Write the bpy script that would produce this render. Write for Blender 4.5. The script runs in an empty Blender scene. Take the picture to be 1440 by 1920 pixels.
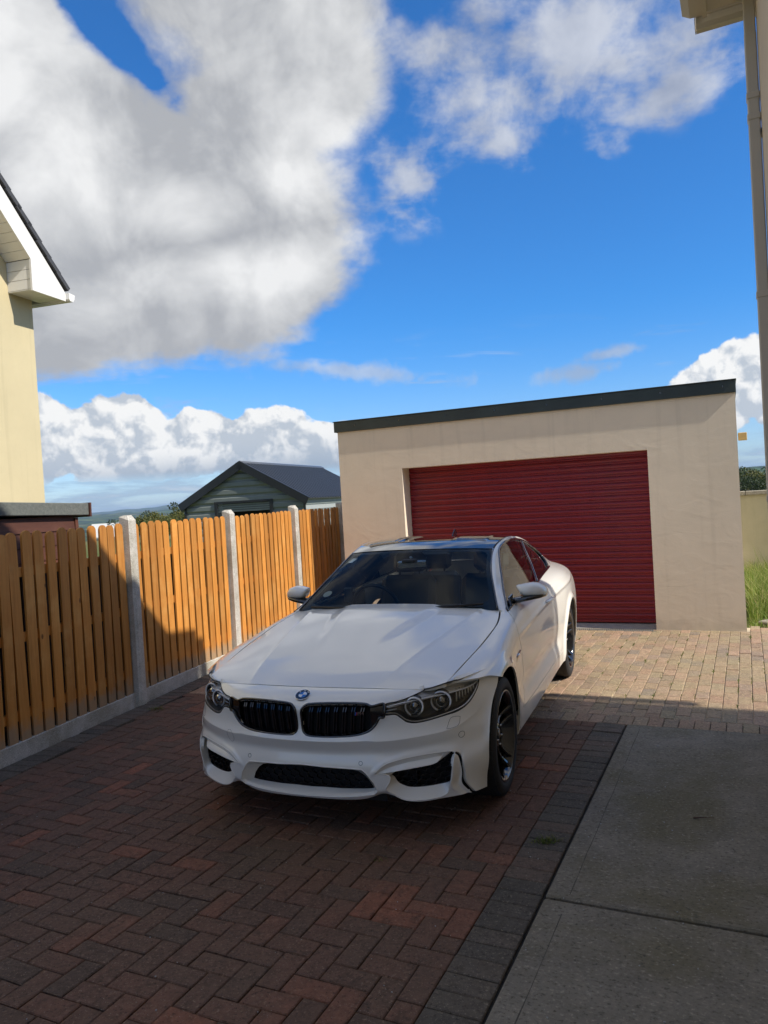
import bpy, bmesh, math, random
import numpy as np
from mathutils import Vector, Matrix
R = math.radians
SC = bpy.context.scene
COL = SC.collection
random.seed(7); RNG = np.random.default_rng(7)

# ---------------------------------------------------------------- camera
CAM_H = 1.723
cam = bpy.data.objects.new('camera', bpy.data.cameras.new('camera')); COL.objects.link(cam)
cam.data.sensor_fit = 'VERTICAL'; cam.data.sensor_height = 24.0; cam.data.lens = 24.0*1425.9/1920.0
cam.data.clip_start = .05; cam.data.clip_end = 60000
_p, _r = R(.985), R(3.386)
_F = Vector((0, math.cos(_p), -math.sin(_p))); _U0 = Vector((0, math.sin(_p), math.cos(_p))); _R0 = Vector((1, 0, 0))
_RX = _R0*math.cos(_r)-_U0*math.sin(_r); _UP = _R0*math.sin(_r)+_U0*math.cos(_r)
cam.matrix_world = Matrix(((_RX.x, _UP.x, -_F.x, 0), (_RX.y, _UP.y, -_F.y, 0), (_RX.z, _UP.z, -_F.z, CAM_H), (0, 0, 0, 1)))
SC.camera = cam

# ---------------------------------------------------------------- light and exposure
SUN_BEARING, SUN_EL = 119.0, 42.5            # clockwise from +Y
SUN_STRENGTH, SKY_STRENGTH, EXPOSURE = 3.45, .13, .76
SC.view_settings.view_transform = 'Standard'; SC.view_settings.look = 'None'
SC.view_settings.gamma = 1; SC.view_settings.use_curve_mapping = False; SC.view_settings.exposure = EXPOSURE
S_DIR = Vector((math.sin(R(SUN_BEARING))*math.cos(R(SUN_EL)), math.cos(R(SUN_BEARING))*math.cos(R(SUN_EL)), math.sin(R(SUN_EL))))
sun = bpy.data.objects.new('sun', bpy.data.lights.new('sun', 'SUN')); COL.objects.link(sun)
sun.data.energy = SUN_STRENGTH; sun.data.angle = R(.53); sun.data.color = (1.0, .93, .82)
sun.rotation_euler = S_DIR.to_track_quat('Z', 'Y').to_euler(); sun.location = (8, -4, 12)
SC.cycles.max_bounces = 8; SC.cycles.transparent_max_bounces = 12; SC.cycles.volume_bounces = 0
SC.cycles.use_denoising = True; SC.cycles.sample_clamp_indirect = 6; SC.cycles.caustics_reflective = False; SC.cycles.caustics_refractive = False

class NB:
    """tiny node-tree expression builder"""
    def __init__(s, nt): s.nt = nt; s.N = nt.nodes; s.L = nt.links
    def new(s, t, **k):
        n = s.N.new(t)
        for a, b in k.items(): setattr(n, a, b)
        return n
    def put(s, sock, v):
        if isinstance(v, bpy.types.NodeSocket): s.L.new(v, sock)
        elif v is not None: sock.default_value = v
    def m(s, op, a, b=None, c=None, clamp=False):
        n = s.new('ShaderNodeMath', operation=op); n.use_clamp = clamp
        for i, v in enumerate((a, b, c)):
            if v is not None: s.put(n.inputs[i], v)
        return n.outputs[0]
    def vm(s, op, a, b=None):
        n = s.new('ShaderNodeVectorMath', operation=op); s.put(n.inputs[0], a)
        if b is not None: s.put(n.inputs[1], b)
        return n.outputs['Value'] if op in ('LENGTH', 'DOT_PRODUCT') else n.outputs[0]
    def mix(s, f, a, b, blend='MIX'):
        n = s.new('ShaderNodeMix', data_type='RGBA', blend_type=blend); n.clamp_factor = True
        s.put(n.inputs[0], f); s.put(n.inputs[6], a if isinstance(a, bpy.types.NodeSocket) else tuple(a)+(1,)*(4-len(a)))
        s.put(n.inputs[7], b if isinstance(b, bpy.types.NodeSocket) else tuple(b)+(1,)*(4-len(b))); return n.outputs[2]
    def noise(s, vec, scale, detail=6, rough=.55, dist=0, dim='3D', w=None):
        n = s.new('ShaderNodeTexNoise', noise_dimensions=dim); s.put(n.inputs['Vector'], vec)
        n.inputs['Scale'].default_value = scale; n.inputs['Detail'].default_value = detail
        n.inputs['Roughness'].default_value = rough; n.inputs['Distortion'].default_value = dist
        return n.outputs['Fac']
    def step(s, x, a, b):
        n = s.new('ShaderNodeMapRange', interpolation_type='SMOOTHSTEP'); s.put(n.inputs['Value'], x)
        s.put(n.inputs['From Min'], a); s.put(n.inputs['From Max'], b); return n.outputs[0]
    def lin(s, x, a, b, c=0., d=1.):
        n = s.new('ShaderNodeMapRange'); s.put(n.inputs['Value'], x)
        for k, v in zip(('From Min', 'From Max', 'To Min', 'To Max'), (a, b, c, d)): s.put(n.inputs[k], v)
        return n.outputs[0]
    def xyz(s, v):
        n = s.new('ShaderNodeSeparateXYZ'); s.put(n.inputs[0], v); return n.outputs
    def vec(s, x, y, z):
        n = s.new('ShaderNodeCombineXYZ'); s.put(n.inputs[0], x); s.put(n.inputs[1], y); s.put(n.inputs[2], z); return n.outputs[0]
    def ramp(s, x, stops):
        n = s.new('ShaderNodeValToRGB'); s.put(n.inputs[0], x); e = n.color_ramp.elements
        while len(e) < len(stops): e.new(.5)
        for i, (p, c) in enumerate(stops): e[i].position = p; e[i].color = tuple(c)+(1,)*(4-len(c))
        return n.outputs[0]

world = bpy.data.worlds.new('World'); SC.world = world; world.use_nodes = True
def build_world():
    nt = world.node_tree; nt.nodes.clear(); b = NB(nt)
    out = b.new('ShaderNodeOutputWorld'); bg = b.new('ShaderNodeBackground'); bg.inputs[1].default_value = SKY_STRENGTH
    b.L.new(bg.outputs[0], out.inputs[0])
    sky = b.new('ShaderNodeTexSky', sky_type='NISHITA'); sky.sun_disc = False
    sky.sun_elevation = R(SUN_EL); sky.sun_rotation = R(SUN_BEARING); sky.air_density = 1.0; sky.dust_density = .3; sky.ozone_density = 2.0
    d = b.new('ShaderNodeTexCoord').outputs['Generated']
    x, y, z = b.xyz(d)
    az = b.m('MULTIPLY', b.m('ARCTAN2', x, y), 57.2958); el = b.m('MULTIPLY', b.m('ARCSINE', z), 57.2958)
    # domain for the noise: directions, and a flat cloud deck seen in perspective
    warp = b.noise(d, 3.2, 3, .5)
    zz = b.m('ADD', b.m('MAXIMUM', z, 0.0), .14)
    deck = b.vec(b.m('DIVIDE', x, zz), b.m('DIVIDE', y, zz), 3.1)
    nd = b.noise(deck, 2.1, 9, .56, .25)                 # broken high deck
    nf = b.noise(deck, 5.5, 8, .6, .15)
    n1 = b.noise(d, 9.0, 9, .55, .35)                    # lumps
    n2 = b.noise(d, 26.0, 7, .6, .2)
    def ell(cx, cy, sx, sy, rot=0.0, soft=1.0):
        ca, sa = math.cos(R(rot)), math.sin(R(rot))
        dx = b.m('SUBTRACT', az, cx); dy = b.m('SUBTRACT', el, cy)
        u = b.m('ADD', b.m('MULTIPLY', dx, ca/sx), b.m('MULTIPLY', dy, sa/sx))
        v = b.m('ADD', b.m('MULTIPLY', dx, -sa/sy), b.m('MULTIPLY', dy, ca/sy))
        return b.m('MULTIPLY', b.m('SUBTRACT', 1.0, b.vm('LENGTH', b.vec(u, v, 0.0))), soft)
    def mx(*a):
        r = a[0]
        for q in a[1:]: r = b.m('SMOOTH_MAX', r, q, .15)
        return r
    # 1 the great grey-white cloud on the left, ending in a blunt wedge
    big = mx(ell(-20, 21.5, 17, 10.5), ell(-7, 34, 12, 7), ell(-27, 32, 9, 6), ell(-9, 21, 10.5, 8.5, 0), ell(-13, 15, 12.5, 5.2, 10), ell(-24, 13.5, 10, 4.6), ell(-5.5, 28, 10, 5.5, 10), ell(-6.5, 17.5, 7, 5.5, 35), ell(-36, 20, 18, 13))
    gap = mx(ell(-17.4, 30.6, 5.0, 1.0, -42), ell(-20.5, 34.0, 3.0, 1.5, -40))
    gn = b.m('MULTIPLY', b.m('SUBTRACT', b.m('ADD', b.m('MULTIPLY', n1, .5), b.m('MULTIPLY', nf, .5)), .5), 2.2)
    big = b.m('SUBTRACT', big, b.m('MULTIPLY', b.step(b.m('ADD', gap, b.m('MULTIPLY', gn, 2.6)), -.55, .9), .60))
    bn = b.m('SUBTRACT', b.m('ADD', b.m('MULTIPLY', n1, .5), b.m('ADD', b.m('MULTIPLY', nf, .3), b.m('MULTIPLY', n2, .2))), .5)
    bigd = b.m('ADD', big, b.m('MULTIPLY', bn, 1.35))
    bigd = b.step(bigd, .0, .36)
    # 2 torn patches of the deck on the upper right
    pat = mx(ell(9, 27, 9, 5.2, 12), ell(3, 23.0, 4.2, 4.4, 60), ell(11, 24.2, 4.2, 2.2, 0), ell(19, 27.5, 10, 3.8, 8), ell(5.5, 30.5, 9, 4.6, -6, 1.25), ell(17.5, 22.8, 2.8, 1.5, 0, .6), ell(15, 29.5, 12, 4, 5, 1.1), ell(22, 25.5, 6, 2.6, 5, .8))
    pd = b.m('ADD', b.m('MULTIPLY', pat, .50), b.m('MULTIPLY', b.m('SUBTRACT', b.m('ADD', b.m('MULTIPLY', n1, .45), b.m('ADD', b.m('MULTIPLY', nf, .40), b.m('MULTIPLY', n2, .15))), .5), 3.0))
    pd = b.m('MULTIPLY', b.step(pd, .05, .58), b.m('MULTIPLY', b.step(pat, -.25, .25), .74))
    # 3 cumulus bank low on the left and one low on the right
    cum = mx(ell(-19, 5.0, 5.2, 4.4), ell(-24, 5.2, 4.5, 3.8), ell(-13.5, 4.6, 4.6, 3.2), ell(-8.5, 4.4, 4.8, 3.2), ell(-3.5, 3.8, 4.6, 2.7), ell(-32, 5, 7, 4.0), ell(-43, 5, 7, 3))
    cum2 = mx(ell(26.5, 6.6, 7.5, 3.5, 16), ell(21, 4.5, 4.5, 2.0), ell(36, 6, 9, 4))
    cc = mx(cum, cum2)
    cn = b.m('ADD', b.m('MULTIPLY', b.noise(d, 17.0, 8, .52, .5), .68), b.m('MULTIPLY', n2, .32))
    cd = b.m('ADD', cc, b.m('MULTIPLY', b.m('SUBTRACT', cn, .5), 1.25))
    cd = b.m('MULTIPLY', b.step(cd, .13, .21), b.step(el, 1.7, 3.0))
    # 4 thin low layers by the horizon and faint streaks
    lowv = b.vec(b.m('MULTIPLY', az, .16), b.m('MULTIPLY', el, 1.05), 0.0)
    ln = b.noise(lowv, 1.0, 7, .6, .3)
    low = b.m('MULTIPLY', b.step(ln, .40, .60), b.m('MULTIPLY', b.step(el, -.4, .6), b.m('SUBTRACT', 1.0, b.step(el, 2.2, 3.6))))
    sv = b.vec(b.m('MULTIPLY', b.m('ADD', az, b.m('MULTIPLY', el, 1.6)), .10), b.m('MULTIPLY', el, .62), 4.0)
    st = b.m('MULTIPLY', b.step(b.noise(sv, 1.0, 6, .6, .6), .56, .78), b.m('MULTIPLY', b.step(el, 5, 7.5), b.m('SUBTRACT', 1.0, b.step(el, 10, 13))))
    wis = b.m('MULTIPLY', b.step(b.m('ADD', b.m('MULTIPLY', mx(ell(-1.5, 9.6, 8, .75, -9), ell(14.5, 8.2, 3.2, .8, 4), ell(17, 9.4, 2.5, .5, 5)), .5), b.m('MULTIPLY', b.m('SUBTRACT', n2, .5), 1.4)), -.05, .5), .55)
    st = b.m('MAXIMUM', b.m('MULTIPLY', st, .45), wis)
    # 5 the same broken sky everywhere else
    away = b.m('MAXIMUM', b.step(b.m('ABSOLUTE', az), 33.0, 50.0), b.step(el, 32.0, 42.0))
    gen = b.m('MULTIPLY', b.m('MULTIPLY', b.step(b.m('ADD', b.m('MULTIPLY', nd, .75), b.m('MULTIPLY', n1, .25)), .44, .60), away), b.step(el, 1, 6))
    dens = b.m('MAXIMUM', b.m('MAXIMUM', bigd, pd), b.m('MAXIMUM', cd, b.m('MAXIMUM', b.m('MULTIPLY', low, .75), b.m('MAXIMUM', st, b.m('MULTIPLY', gen, .92)))))
    # cloud brightness
    sh = b.m('ADD', b.m('MULTIPLY', b.noise(d, 5.0, 6, .5, .3), .65), b.m('MULTIPLY', n1, .35))
    lit = b.step(sh, .40, .66)
    patch = mx(ell(-22, 22.5, 4.5, 4.2), ell(-14, 21, 4.5, 1.8, 0), ell(-9, 17, 10, 1.8, 8), ell(-27, 29, 6, 4, -45), ell(-4, 24.5, 4, 3.4))
    lit = b.m('ADD', b.m('MULTIPLY', lit, .50), b.m('MULTIPLY', b.step(patch, -.6, .7), .72), clamp=True)
    basedark = b.m('MULTIPLY', b.m('SUBTRACT', 1.0, b.step(el, 11.2, 16.0)), bigd)
    lit = b.m('MULTIPLY', lit, b.m('SUBTRACT', 1.0, b.m('MULTIPLY', basedark, .75)))
    hr = b.m('MULTIPLY', b.m('SUBTRACT', n1, b.noise(b.vm('ADD', d, (.02, -.01, .03)), 9.0, 9, .55, .35)), 1.5)
    lit = b.m('ADD', lit, hr, clamp=True)
    c_hi = b.mix(lit, (.44, .455, .485), (.88, .885, .89))
    # cumulus: white heads, blue-grey hollows and base
    off = (.012, -.006, .020)
    cn0 = b.noise(d, 17.0, 8, .52, .5); cn1 = b.noise(b.vm('ADD', d, off), 17.0, 8, .52, .5)
    cm0 = b.noise(d, 42.0, 5, .55, .3); cm1 = b.noise(b.vm('ADD', d, (.005, -.002, .008)), 42.0, 5, .55, .3)
    rel = b.m('ADD', b.m('MULTIPLY', b.m('SUBTRACT', cn0, cn1), 5.0), b.m('MULTIPLY', b.m('SUBTRACT', cm0, cm1), 3.6))
    ch = b.m('ADD', rel, .55, clamp=True)
    hb = b.step(b.m('ADD', el, b.m('MULTIPLY', b.m('SUBTRACT', warp, .5), 6)), 1.8, 5.2)
    c_cu = b.mix(b.m('MULTIPLY', b.m('ADD', b.m('MULTIPLY', ch, .75), .30, clamp=True), hb), (.36, .44, .55), (.97, .97, .96))
    c_lo = b.mix(b.step(ln, .5, .75), (.32, .45, .62), (.66, .72, .80))
    isc = b.m('MULTIPLY', b.step(el, 10.5, 8.8), 1.0)
    fc = b.m('GREATER_THAN', cd, b.m('MULTIPLY', bigd, b.step(el, 8.5, 10.0)))
    ccol = b.mix(fc, c_hi, c_cu)
    ccol = b.mix(b.m('MULTIPLY', b.m('GREATER_THAN', low, cd), b.m('SUBTRACT', 1.0, b.step(el, 2.5, 4))), ccol, c_lo)
    # unseen clouds are brightened to add fill light, more so round the sun
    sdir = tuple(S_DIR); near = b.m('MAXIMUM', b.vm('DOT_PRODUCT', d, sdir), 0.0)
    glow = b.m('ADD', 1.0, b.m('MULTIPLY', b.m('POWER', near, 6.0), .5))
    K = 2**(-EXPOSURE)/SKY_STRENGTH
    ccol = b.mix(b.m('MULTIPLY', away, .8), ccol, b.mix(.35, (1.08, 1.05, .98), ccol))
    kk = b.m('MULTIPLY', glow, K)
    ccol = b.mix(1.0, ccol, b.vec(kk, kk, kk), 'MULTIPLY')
    tint = b.mix(b.step(el, 14.0, 0.0), (.155, .47, .80), (.42, .53, .74))
    skyc = b.mix(1.0, sky.outputs[0], tint, 'MULTIPLY')
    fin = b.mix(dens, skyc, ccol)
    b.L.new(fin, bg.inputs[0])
build_world()

# ---------------------------------------------------------------- helpers
def tag(o, label=None, cat=None, group=None, kind=None):
    if label: o['label'] = label
    if cat: o['category'] = cat
    if group: o['group'] = group
    if kind: o['kind'] = kind
    return o
def empty(name, loc=(0, 0, 0), rz=0.0, parent=None):
    o = bpy.data.objects.new(name, None); COL.objects.link(o); o.location = loc; o.rotation_euler = (0, 0, rz)
    o.empty_display_size = .1
    if parent: o.parent = parent
    return o
def mesh_obj(name, verts, faces, mats, parent=None, smooth=False, fm=None):
    me = bpy.data.meshes.new(name); me.from_pydata([tuple(map(float, v)) for v in verts], [], [tuple(map(int, f)) for f in faces])
    for m in (mats if isinstance(mats, (list, tuple)) else [mats]): me.materials.append(m)
    if fm is not None: me.polygons.foreach_set('material_index', np.asarray(fm, np.int32))
    if smooth: me.polygons.foreach_set('use_smooth', np.ones(len(me.polygons), bool))
    me.update()
    o = bpy.data.objects.new(name, me); COL.objects.link(o)
    if parent: o.parent = parent
    return o
def share(name, me, parent, loc=(0, 0, 0), rot=(0, 0, 0), scale=(1, 1, 1)):
    o = bpy.data.objects.new(name, me); COL.objects.link(o); o.parent = parent; o.location = loc; o.rotation_euler = rot; o.scale = scale
    return o

class MB:
    """collects shapes as one mesh"""
    def __init__(s): s.v = []; s.f = []; s.m = []; s.sm = []
    def add(s, v, f, mi=0, smooth=False):
        n = len(s.v); s.v += [tuple(map(float, p)) for p in v]; s.f += [tuple(i+n for i in q) for q in f]; s.m += [mi]*len(f); s.sm += [smooth]*len(f); return s
    def box(s, lo, hi, M=None, mi=0, bev=0.0):
        x0, y0, z0 = lo; x1, y1, z1 = hi
        if bev:
            bm = bmesh.new(); bmesh.ops.create_cube(bm, size=1)
            for v in bm.verts: v.co = Vector(((x0+x1)/2+v.co.x*(x1-x0), (y0+y1)/2+v.co.y*(y1-y0), (z0+z1)/2+v.co.z*(z1-z0)))
            bmesh.ops.bevel(bm, geom=bm.edges[:], offset=bev, segments=1, affect='EDGES')
            vs = [v.co.copy() for v in bm.verts]; fs = [[v.index for v in f.verts] for f in bm.faces]; bm.free()
        else:
            vs = [Vector(p) for p in ((x0, y0, z0), (x1, y0, z0), (x1, y1, z0), (x0, y1, z0), (x0, y0, z1), (x1, y0, z1), (x1, y1, z1), (x0, y1, z1))]
            fs = [(0, 3, 2, 1), (4, 5, 6, 7), (0, 1, 5, 4), (1, 2, 6, 5), (2, 3, 7, 6), (3, 0, 4, 7)]
        if M is not None: vs = [M @ v for v in vs]
        return s.add(vs, fs, mi)
    def prism(s, poly, axis_vec, M=None, mi=0, smooth=False):
        """poly: 3D points, extruded along axis_vec"""
        a = Vector(axis_vec); n = len(poly); vs = [Vector(p) for p in poly]+[Vector(p)+a for p in poly]
        if M is not None: vs = [M @ v for v in vs]
        s.add(vs, [tuple(range(n))[::-1], tuple(range(n, 2*n))], mi)
        k = len(s.v)-2*n
        s.f += [(k+i, k+(i+1) % n, k+n+(i+1) % n, k+n+i) for i in range(n)]; s.m += [mi]*n; s.sm += [smooth]*n; return s
    def tube(s, pts, r, n=8, mi=0, closed=False, caps=True):
        pts = [Vector(p) for p in pts]; rr = r if hasattr(r, '__len__') else [r]*len(pts); k = len(s.v); L = len(pts); up = None
        for i, p in enumerate(pts):
            t = (pts[(i+1) % L]-pts[i-1]) if (closed or 0 < i < L-1) else (pts[1]-pts[0] if i == 0 else pts[-1]-pts[-2])
            t.normalize()
            if up is None: up = t.orthogonal().normalized()
            up = (up-t*up.dot(t)).normalized(); w = t.cross(up)
            for j in range(n):
                a = 2*math.pi*j/n; q = p+(up*math.cos(a)+w*math.sin(a))*rr[i]; s.v.append(tuple(q))
        for i in range(L if closed else L-1):
            for j in range(n):
                a = k+i*n+j; b_ = k+i*n+(j+1) % n; c = k+((i+1) % L)*n+(j+1) % n; d = k+((i+1) % L)*n+j
                s.f.append((a, b_, c, d)); s.m.append(mi); s.sm.append(True)
        if caps and not closed:
            s.f.append(tuple(k+j for j in range(n))[::-1]); s.f.append(tuple(k+(L-1)*n+j for j in range(n))); s.m += [mi]*2; s.sm += [False]*2
        return s
    def lathe(s, prof, n=32, M=None, mi=0, axis='X', closed=False):
        """prof: (offset along axis, radius)"""
        k = len(s.v); P = len(prof)
        for i in range(n):
            a = 2*math.pi*i/n
            for (h, r) in prof:
                v = Vector((h, r*math.cos(a), r*math.sin(a))) if axis == 'X' else (Vector((r*math.cos(a), h, r*math.sin(a))) if axis == 'Y' else Vector((r*math.cos(a), r*math.sin(a), h)))
                s.v.append(tuple(M @ v if M is not None else v))
        for i in range(n):
            for j in range(P if closed else P-1):
                a = k+i*P+j; b_ = k+((i+1) % n)*P+j; c = k+((i+1) % n)*P+(j+1) % P; d = k+i*P+(j+1) % P
                s.f.append((a, d, c, b_)); s.m.append(mi); s.sm.append(True)
        return s
    def build(s, name, mats, parent=None):
        o = mesh_obj(name, s.v, s.f, mats, parent, fm=s.m)
        o.data.polygons.foreach_set('use_smooth', np.array(s.sm, bool)); return o
def edge_split(o, ang=35):
    m = o.modifiers.new('es', 'EDGE_SPLIT'); m.split_angle = R(ang); return o

# ---------------------------------------------------------------- materials
def new_mat(name):
    m = bpy.data.materials.new(name); m.use_nodes = True; nt = m.node_tree; nt.nodes.clear(); b = NB(nt)
    out = b.new('ShaderNodeOutputMaterial'); return m, b, out
def pbr(name, col, rough=.5, metal=0.0, coat=0.0, bump=0.0, bscale=60.0, var=0.0, vscale=3.0, spec=.5, coatr=.03, emis=None):
    m, b, out = new_mat(name); p = b.new('ShaderNodeBsdfPrincipled')
    p.inputs['Roughness'].default_value = rough; p.inputs['Metallic'].default_value = metal
    p.inputs['Coat Weight'].default_value = coat; p.inputs['Coat Roughness'].default_value = coatr; p.inputs['Specular IOR Level'].default_value = spec
    c = tuple(col)+(1,)
    if var or bump: tc = b.new('ShaderNodeTexCoord').outputs['Object']
    if var:
        n = b.noise(tc, vscale, 6, .6); lo = tuple(max(0, k*(1-var)) for k in col); hi = tuple(min(1, k*(1+var)) for k in col)
        b.L.new(b.mix(b.lin(n, .3, .7), lo, hi), p.inputs['Base Color'])
    else: p.inputs['Base Color'].default_value = c
    if bump:
        bp = b.new('ShaderNodeBump'); bp.inputs['Strength'].default_value = bump; bp.inputs['Distance'].default_value = .01
        b.L.new(b.noise(tc, bscale, 6, .6), bp.inputs['Height']); b.L.new(bp.outputs[0], p.inputs['Normal'])
    b.L.new(p.outputs[0], out.inputs[0]); return m
def hook(m, fn):
    return fn(m)

def glass_mat(name, tint, refl=1.0, rough=0.0):
    m, b, out = new_mat(name)
    t = b.new('ShaderNodeBsdfTransparent'); t.inputs[0].default_value = tuple(tint)+(1,)
    g = b.new('ShaderNodeBsdfGlossy'); g.inputs['Roughness'].default_value = rough
    fr = b.new('ShaderNodeFresnel'); fr.inputs[0].default_value = 1.5
    f = b.m('MULTIPLY', fr.outputs[0], refl, clamp=True)
    mx = b.new('ShaderNodeMixShader'); b.L.new(f, mx.inputs[0]); b.L.new(t.outputs[0], mx.inputs[1]); b.L.new(g.outputs[0], mx.inputs[2])
    b.L.new(mx.outputs[0], out.inputs[0]); return m

M = {}
M['paint'] = pbr('car_paint_white', (.87, .85, .785), .30, 0, 1.0, spec=.5, coatr=.02)
M['gloss_black'] = pbr('gloss_black', (.006, .006, .008), .12, 0, 1.0)
M['carbon'] = pbr('black_roof', (.008, .009, .012), .10, 0, 1.0)
M['black_plastic'] = pbr('black_plastic', (.012, .012, .014), .45)
M['void'] = pbr('dark_interior', (.010, .010, .012), .7)
M['chrome'] = pbr('chrome', (.80, .80, .82), .08, 1.0)
M['silver'] = pbr('silver_reflector', (.85, .85, .84), .30, .75)
M['satin'] = pbr('satin_trim', (.34, .34, .34), .25, .9)
M['rubber'] = pbr('tyre_rubber', (.018, .018, .019), .72, bump=.25, bscale=120)
M['rim'] = pbr('rim_gloss_black', (.010, .010, .012), .10, .2, 1.0)
M['disc'] = pbr('brake_disc', (.30, .30, .30), .35, 1.0)
M['caliper'] = pbr('blue_caliper', (.01, .05, .25), .3, 0, .8)
M['glass'] = glass_mat('windscreen_glass', (.80, .88, .86), .60)
M['sideglass'] = glass_mat('side_glass', (.58, .64, .62), 1.9)
M['lens'] = glass_mat('headlight_lens', (.97, .98, .98), 1.0)
M['seat'] = pbr('seat_leather', (.07, .066, .062), .5, bump=.1)
M['cream'] = pbr('cream_trim', (.42, .42, .38), .5)
M['dash'] = pbr('dashboard', (.035, .035, .037), .6, bump=.15, bscale=200)
M['badge_blue'] = pbr('badge_blue', (.01, .14, .50), .2, 0, 1)
M['badge_white'] = pbr('badge_white', (.8, .8, .8), .2, 0, 1)
M['red'] = pbr('badge_red', (.5, .02, .02), .3)
M['seam'] = pbr('panel_gap', (.02, .02, .02), .6)
def sstep(a, b, x):
    t = np.clip((x-a)/(b-a), 0, 1); return t*t*(3-2*t)
# ---------------------------------------------------------------- surfaces of the place
def stucco(name, col, dark=.86, relief=.5, streak=True):
    m, b, out = new_mat(name); p = b.new('ShaderNodeBsdfPrincipled'); p.inputs['Roughness'].default_value = .88; p.inputs['Specular IOR Level'].default_value = .2
    tc = b.new('ShaderNodeTexCoord').outputs['Object']; lo = tuple(k*dark for k in col)
    n = b.noise(tc, .9, 6, .62, .6); n2 = b.noise(tc, 7, 6, .6); c = b.mix(b.lin(b.m('ADD', b.m('MULTIPLY', n, .7), b.m('MULTIPLY', n2, .3)), .36, .64), lo, col)
    if streak:                                       # damp dirt creeping up from the ground, and small dark specks
        z = b.xyz(b.new('ShaderNodeNewGeometry').outputs['Position'])[2]
        damp = b.m('MULTIPLY', b.step(b.m('ADD', z, b.m('MULTIPLY', n2, .35)), .38, .10), .55)
        c = b.mix(damp, c, tuple(k*.62 for k in col)); sp = b.step(b.noise(tc, 38, 3, .5), .70, .76); c = b.mix(b.m('MULTIPLY', sp, b.step(z, .9, .05)), c, tuple(k*.3 for k in col))
    b.L.new(c, p.inputs['Base Color'])
    stk = b.noise(b.vm('MULTIPLY', tc, (9.0, 9.0, .5)), 1.0, 5, .6); c2 = b.mix(b.m('MULTIPLY', b.step(stk, .52, .70), .28), c, tuple(k*.72 for k in col)); fleck = b.noise(tc, 55, 3, .7); c2 = b.mix(b.m('MULTIPLY', b.step(fleck, .58, .72), .16), c2, tuple(k*.55 for k in col)); b.L.new(c2, p.inputs['Base Color'])
    tro = b.noise(b.vm('MULTIPLY', tc, (1.0, 1.0, 1.7)), 2.6, 4, .5, 1.6); fine = b.noise(tc, 90, 5, .7)
    wv = b.new('ShaderNodeTexVoronoi', feature='DISTANCE_TO_EDGE'); wv.inputs['Scale'].default_value = 1.7
    b.L.new(b.vm('ADD', b.vm('MULTIPLY', tc, (1, 1, .6)), b.vm('MULTIPLY', b.vec(b.noise(tc, 2.2, 4), b.noise(tc, 3.1, 4), b.noise(tc, 2.7, 4)), (.8, .8, .8))), wv.inputs['Vector'])
    rid = b.m('MULTIPLY', b.step(wv.outputs['Distance'], .020, .0), b.step(b.noise(tc, 1.3, 3), .45, .62))
    h = b.m('ADD', b.m('ADD', b.m('MULTIPLY', tro, 1.0), b.m('MULTIPLY', fine, .16)), b.m('MULTIPLY', rid, .05))
    bp = b.new('ShaderNodeBump'); bp.inputs['Strength'].default_value = relief; bp.inputs['Distance'].default_value = .009
    b.L.new(h, bp.inputs['Height']); b.L.new(bp.outputs[0], p.inputs['Normal']); b.L.new(p.outputs[0], out.inputs[0]); return m
M['render_beige'] = stucco('garage_render', (.80, .695, .55), .92, .30); M['render_house'] = stucco('house_render', (.62, .515, .38), relief=.25)
M['render_yellow'] = stucco('yellow_render', (.56, .485, .305), .92, .2, False); M['render_wall'] = stucco('wall_render', (.50, .45, .30), .85, .3)

def wood(name, c0, c1, c2, graindir='Z', rough=.62, var=.35):
    m, b, out = new_mat(name); p = b.new('ShaderNodeBsdfPrincipled'); p.inputs['Roughness'].default_value = rough
    tc = b.new('ShaderNodeTexCoord').outputs['Object']; oi = b.new('ShaderNodeObjectInfo').outputs['Random']
    sh = b.vm('ADD', tc, b.vec(b.m('MULTIPLY', oi, 37.0), b.m('MULTIPLY', oi, 19.0), b.m('MULTIPLY', oi, 53.0)))
    st = b.vm('MULTIPLY', sh, {'Z': (26, 26, 1.6), 'X': (1.6, 26, 26), 'Y': (26, 1.6, 26)}[graindir])
    g = b.noise(st, 1.0, 5, .6, 1.2); bl = b.noise(sh, 3.0, 5, .6)
    c = b.mix(b.lin(g, .3, .7), c0, c1); c = b.mix(b.m('MULTIPLY', b.step(bl, .50, .72), .55), c, c2)
    vo = b.new('ShaderNodeTexVoronoi'); vo.inputs['Scale'].default_value = 3.4; b.L.new(b.vm('MULTIPLY', sh, (1.4, 1.4, .8)), vo.inputs['Vector'])
    c = b.mix(b.step(vo.outputs['Distance'], .07, .035), c, tuple(k*.35 for k in c1))
    k = b.lin(oi, 0, 1, 1-var, 1+var*.5); c = b.mix(1.0, c, b.vec(k, b.lin(oi, 0, 1, 1-var, 1+var*.45), b.lin(oi, 0, 1, 1-var, 1+var*.2)), 'MULTIPLY')
    if name == 'picket_wood':                        # stain worn off the feet of the boards
        z = b.xyz(b.new('ShaderNodeNewGeometry').outputs['Position'])[2]
        wf = b.step(b.m('ADD', z, b.m('MULTIPLY', b.noise(sh, 9, 3), -.25)), .16, .03); c = b.mix(b.m('MULTIPLY', wf, .7), c, (.30, .25, .18))
    b.L.new(c, p.inputs['Base Color'])
    bp = b.new('ShaderNodeBump'); bp.inputs['Strength'].default_value = .35; bp.inputs['Distance'].default_value = .003
    b.L.new(g, bp.inputs['Height']); b.L.new(bp.outputs[0], p.inputs['Normal']); b.L.new(p.outputs[0], out.inputs[0]); return m
M['picket'] = wood('picket_wood', (.62, .275, .060), (.46, .180, .032), (.68, .36, .11))
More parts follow.
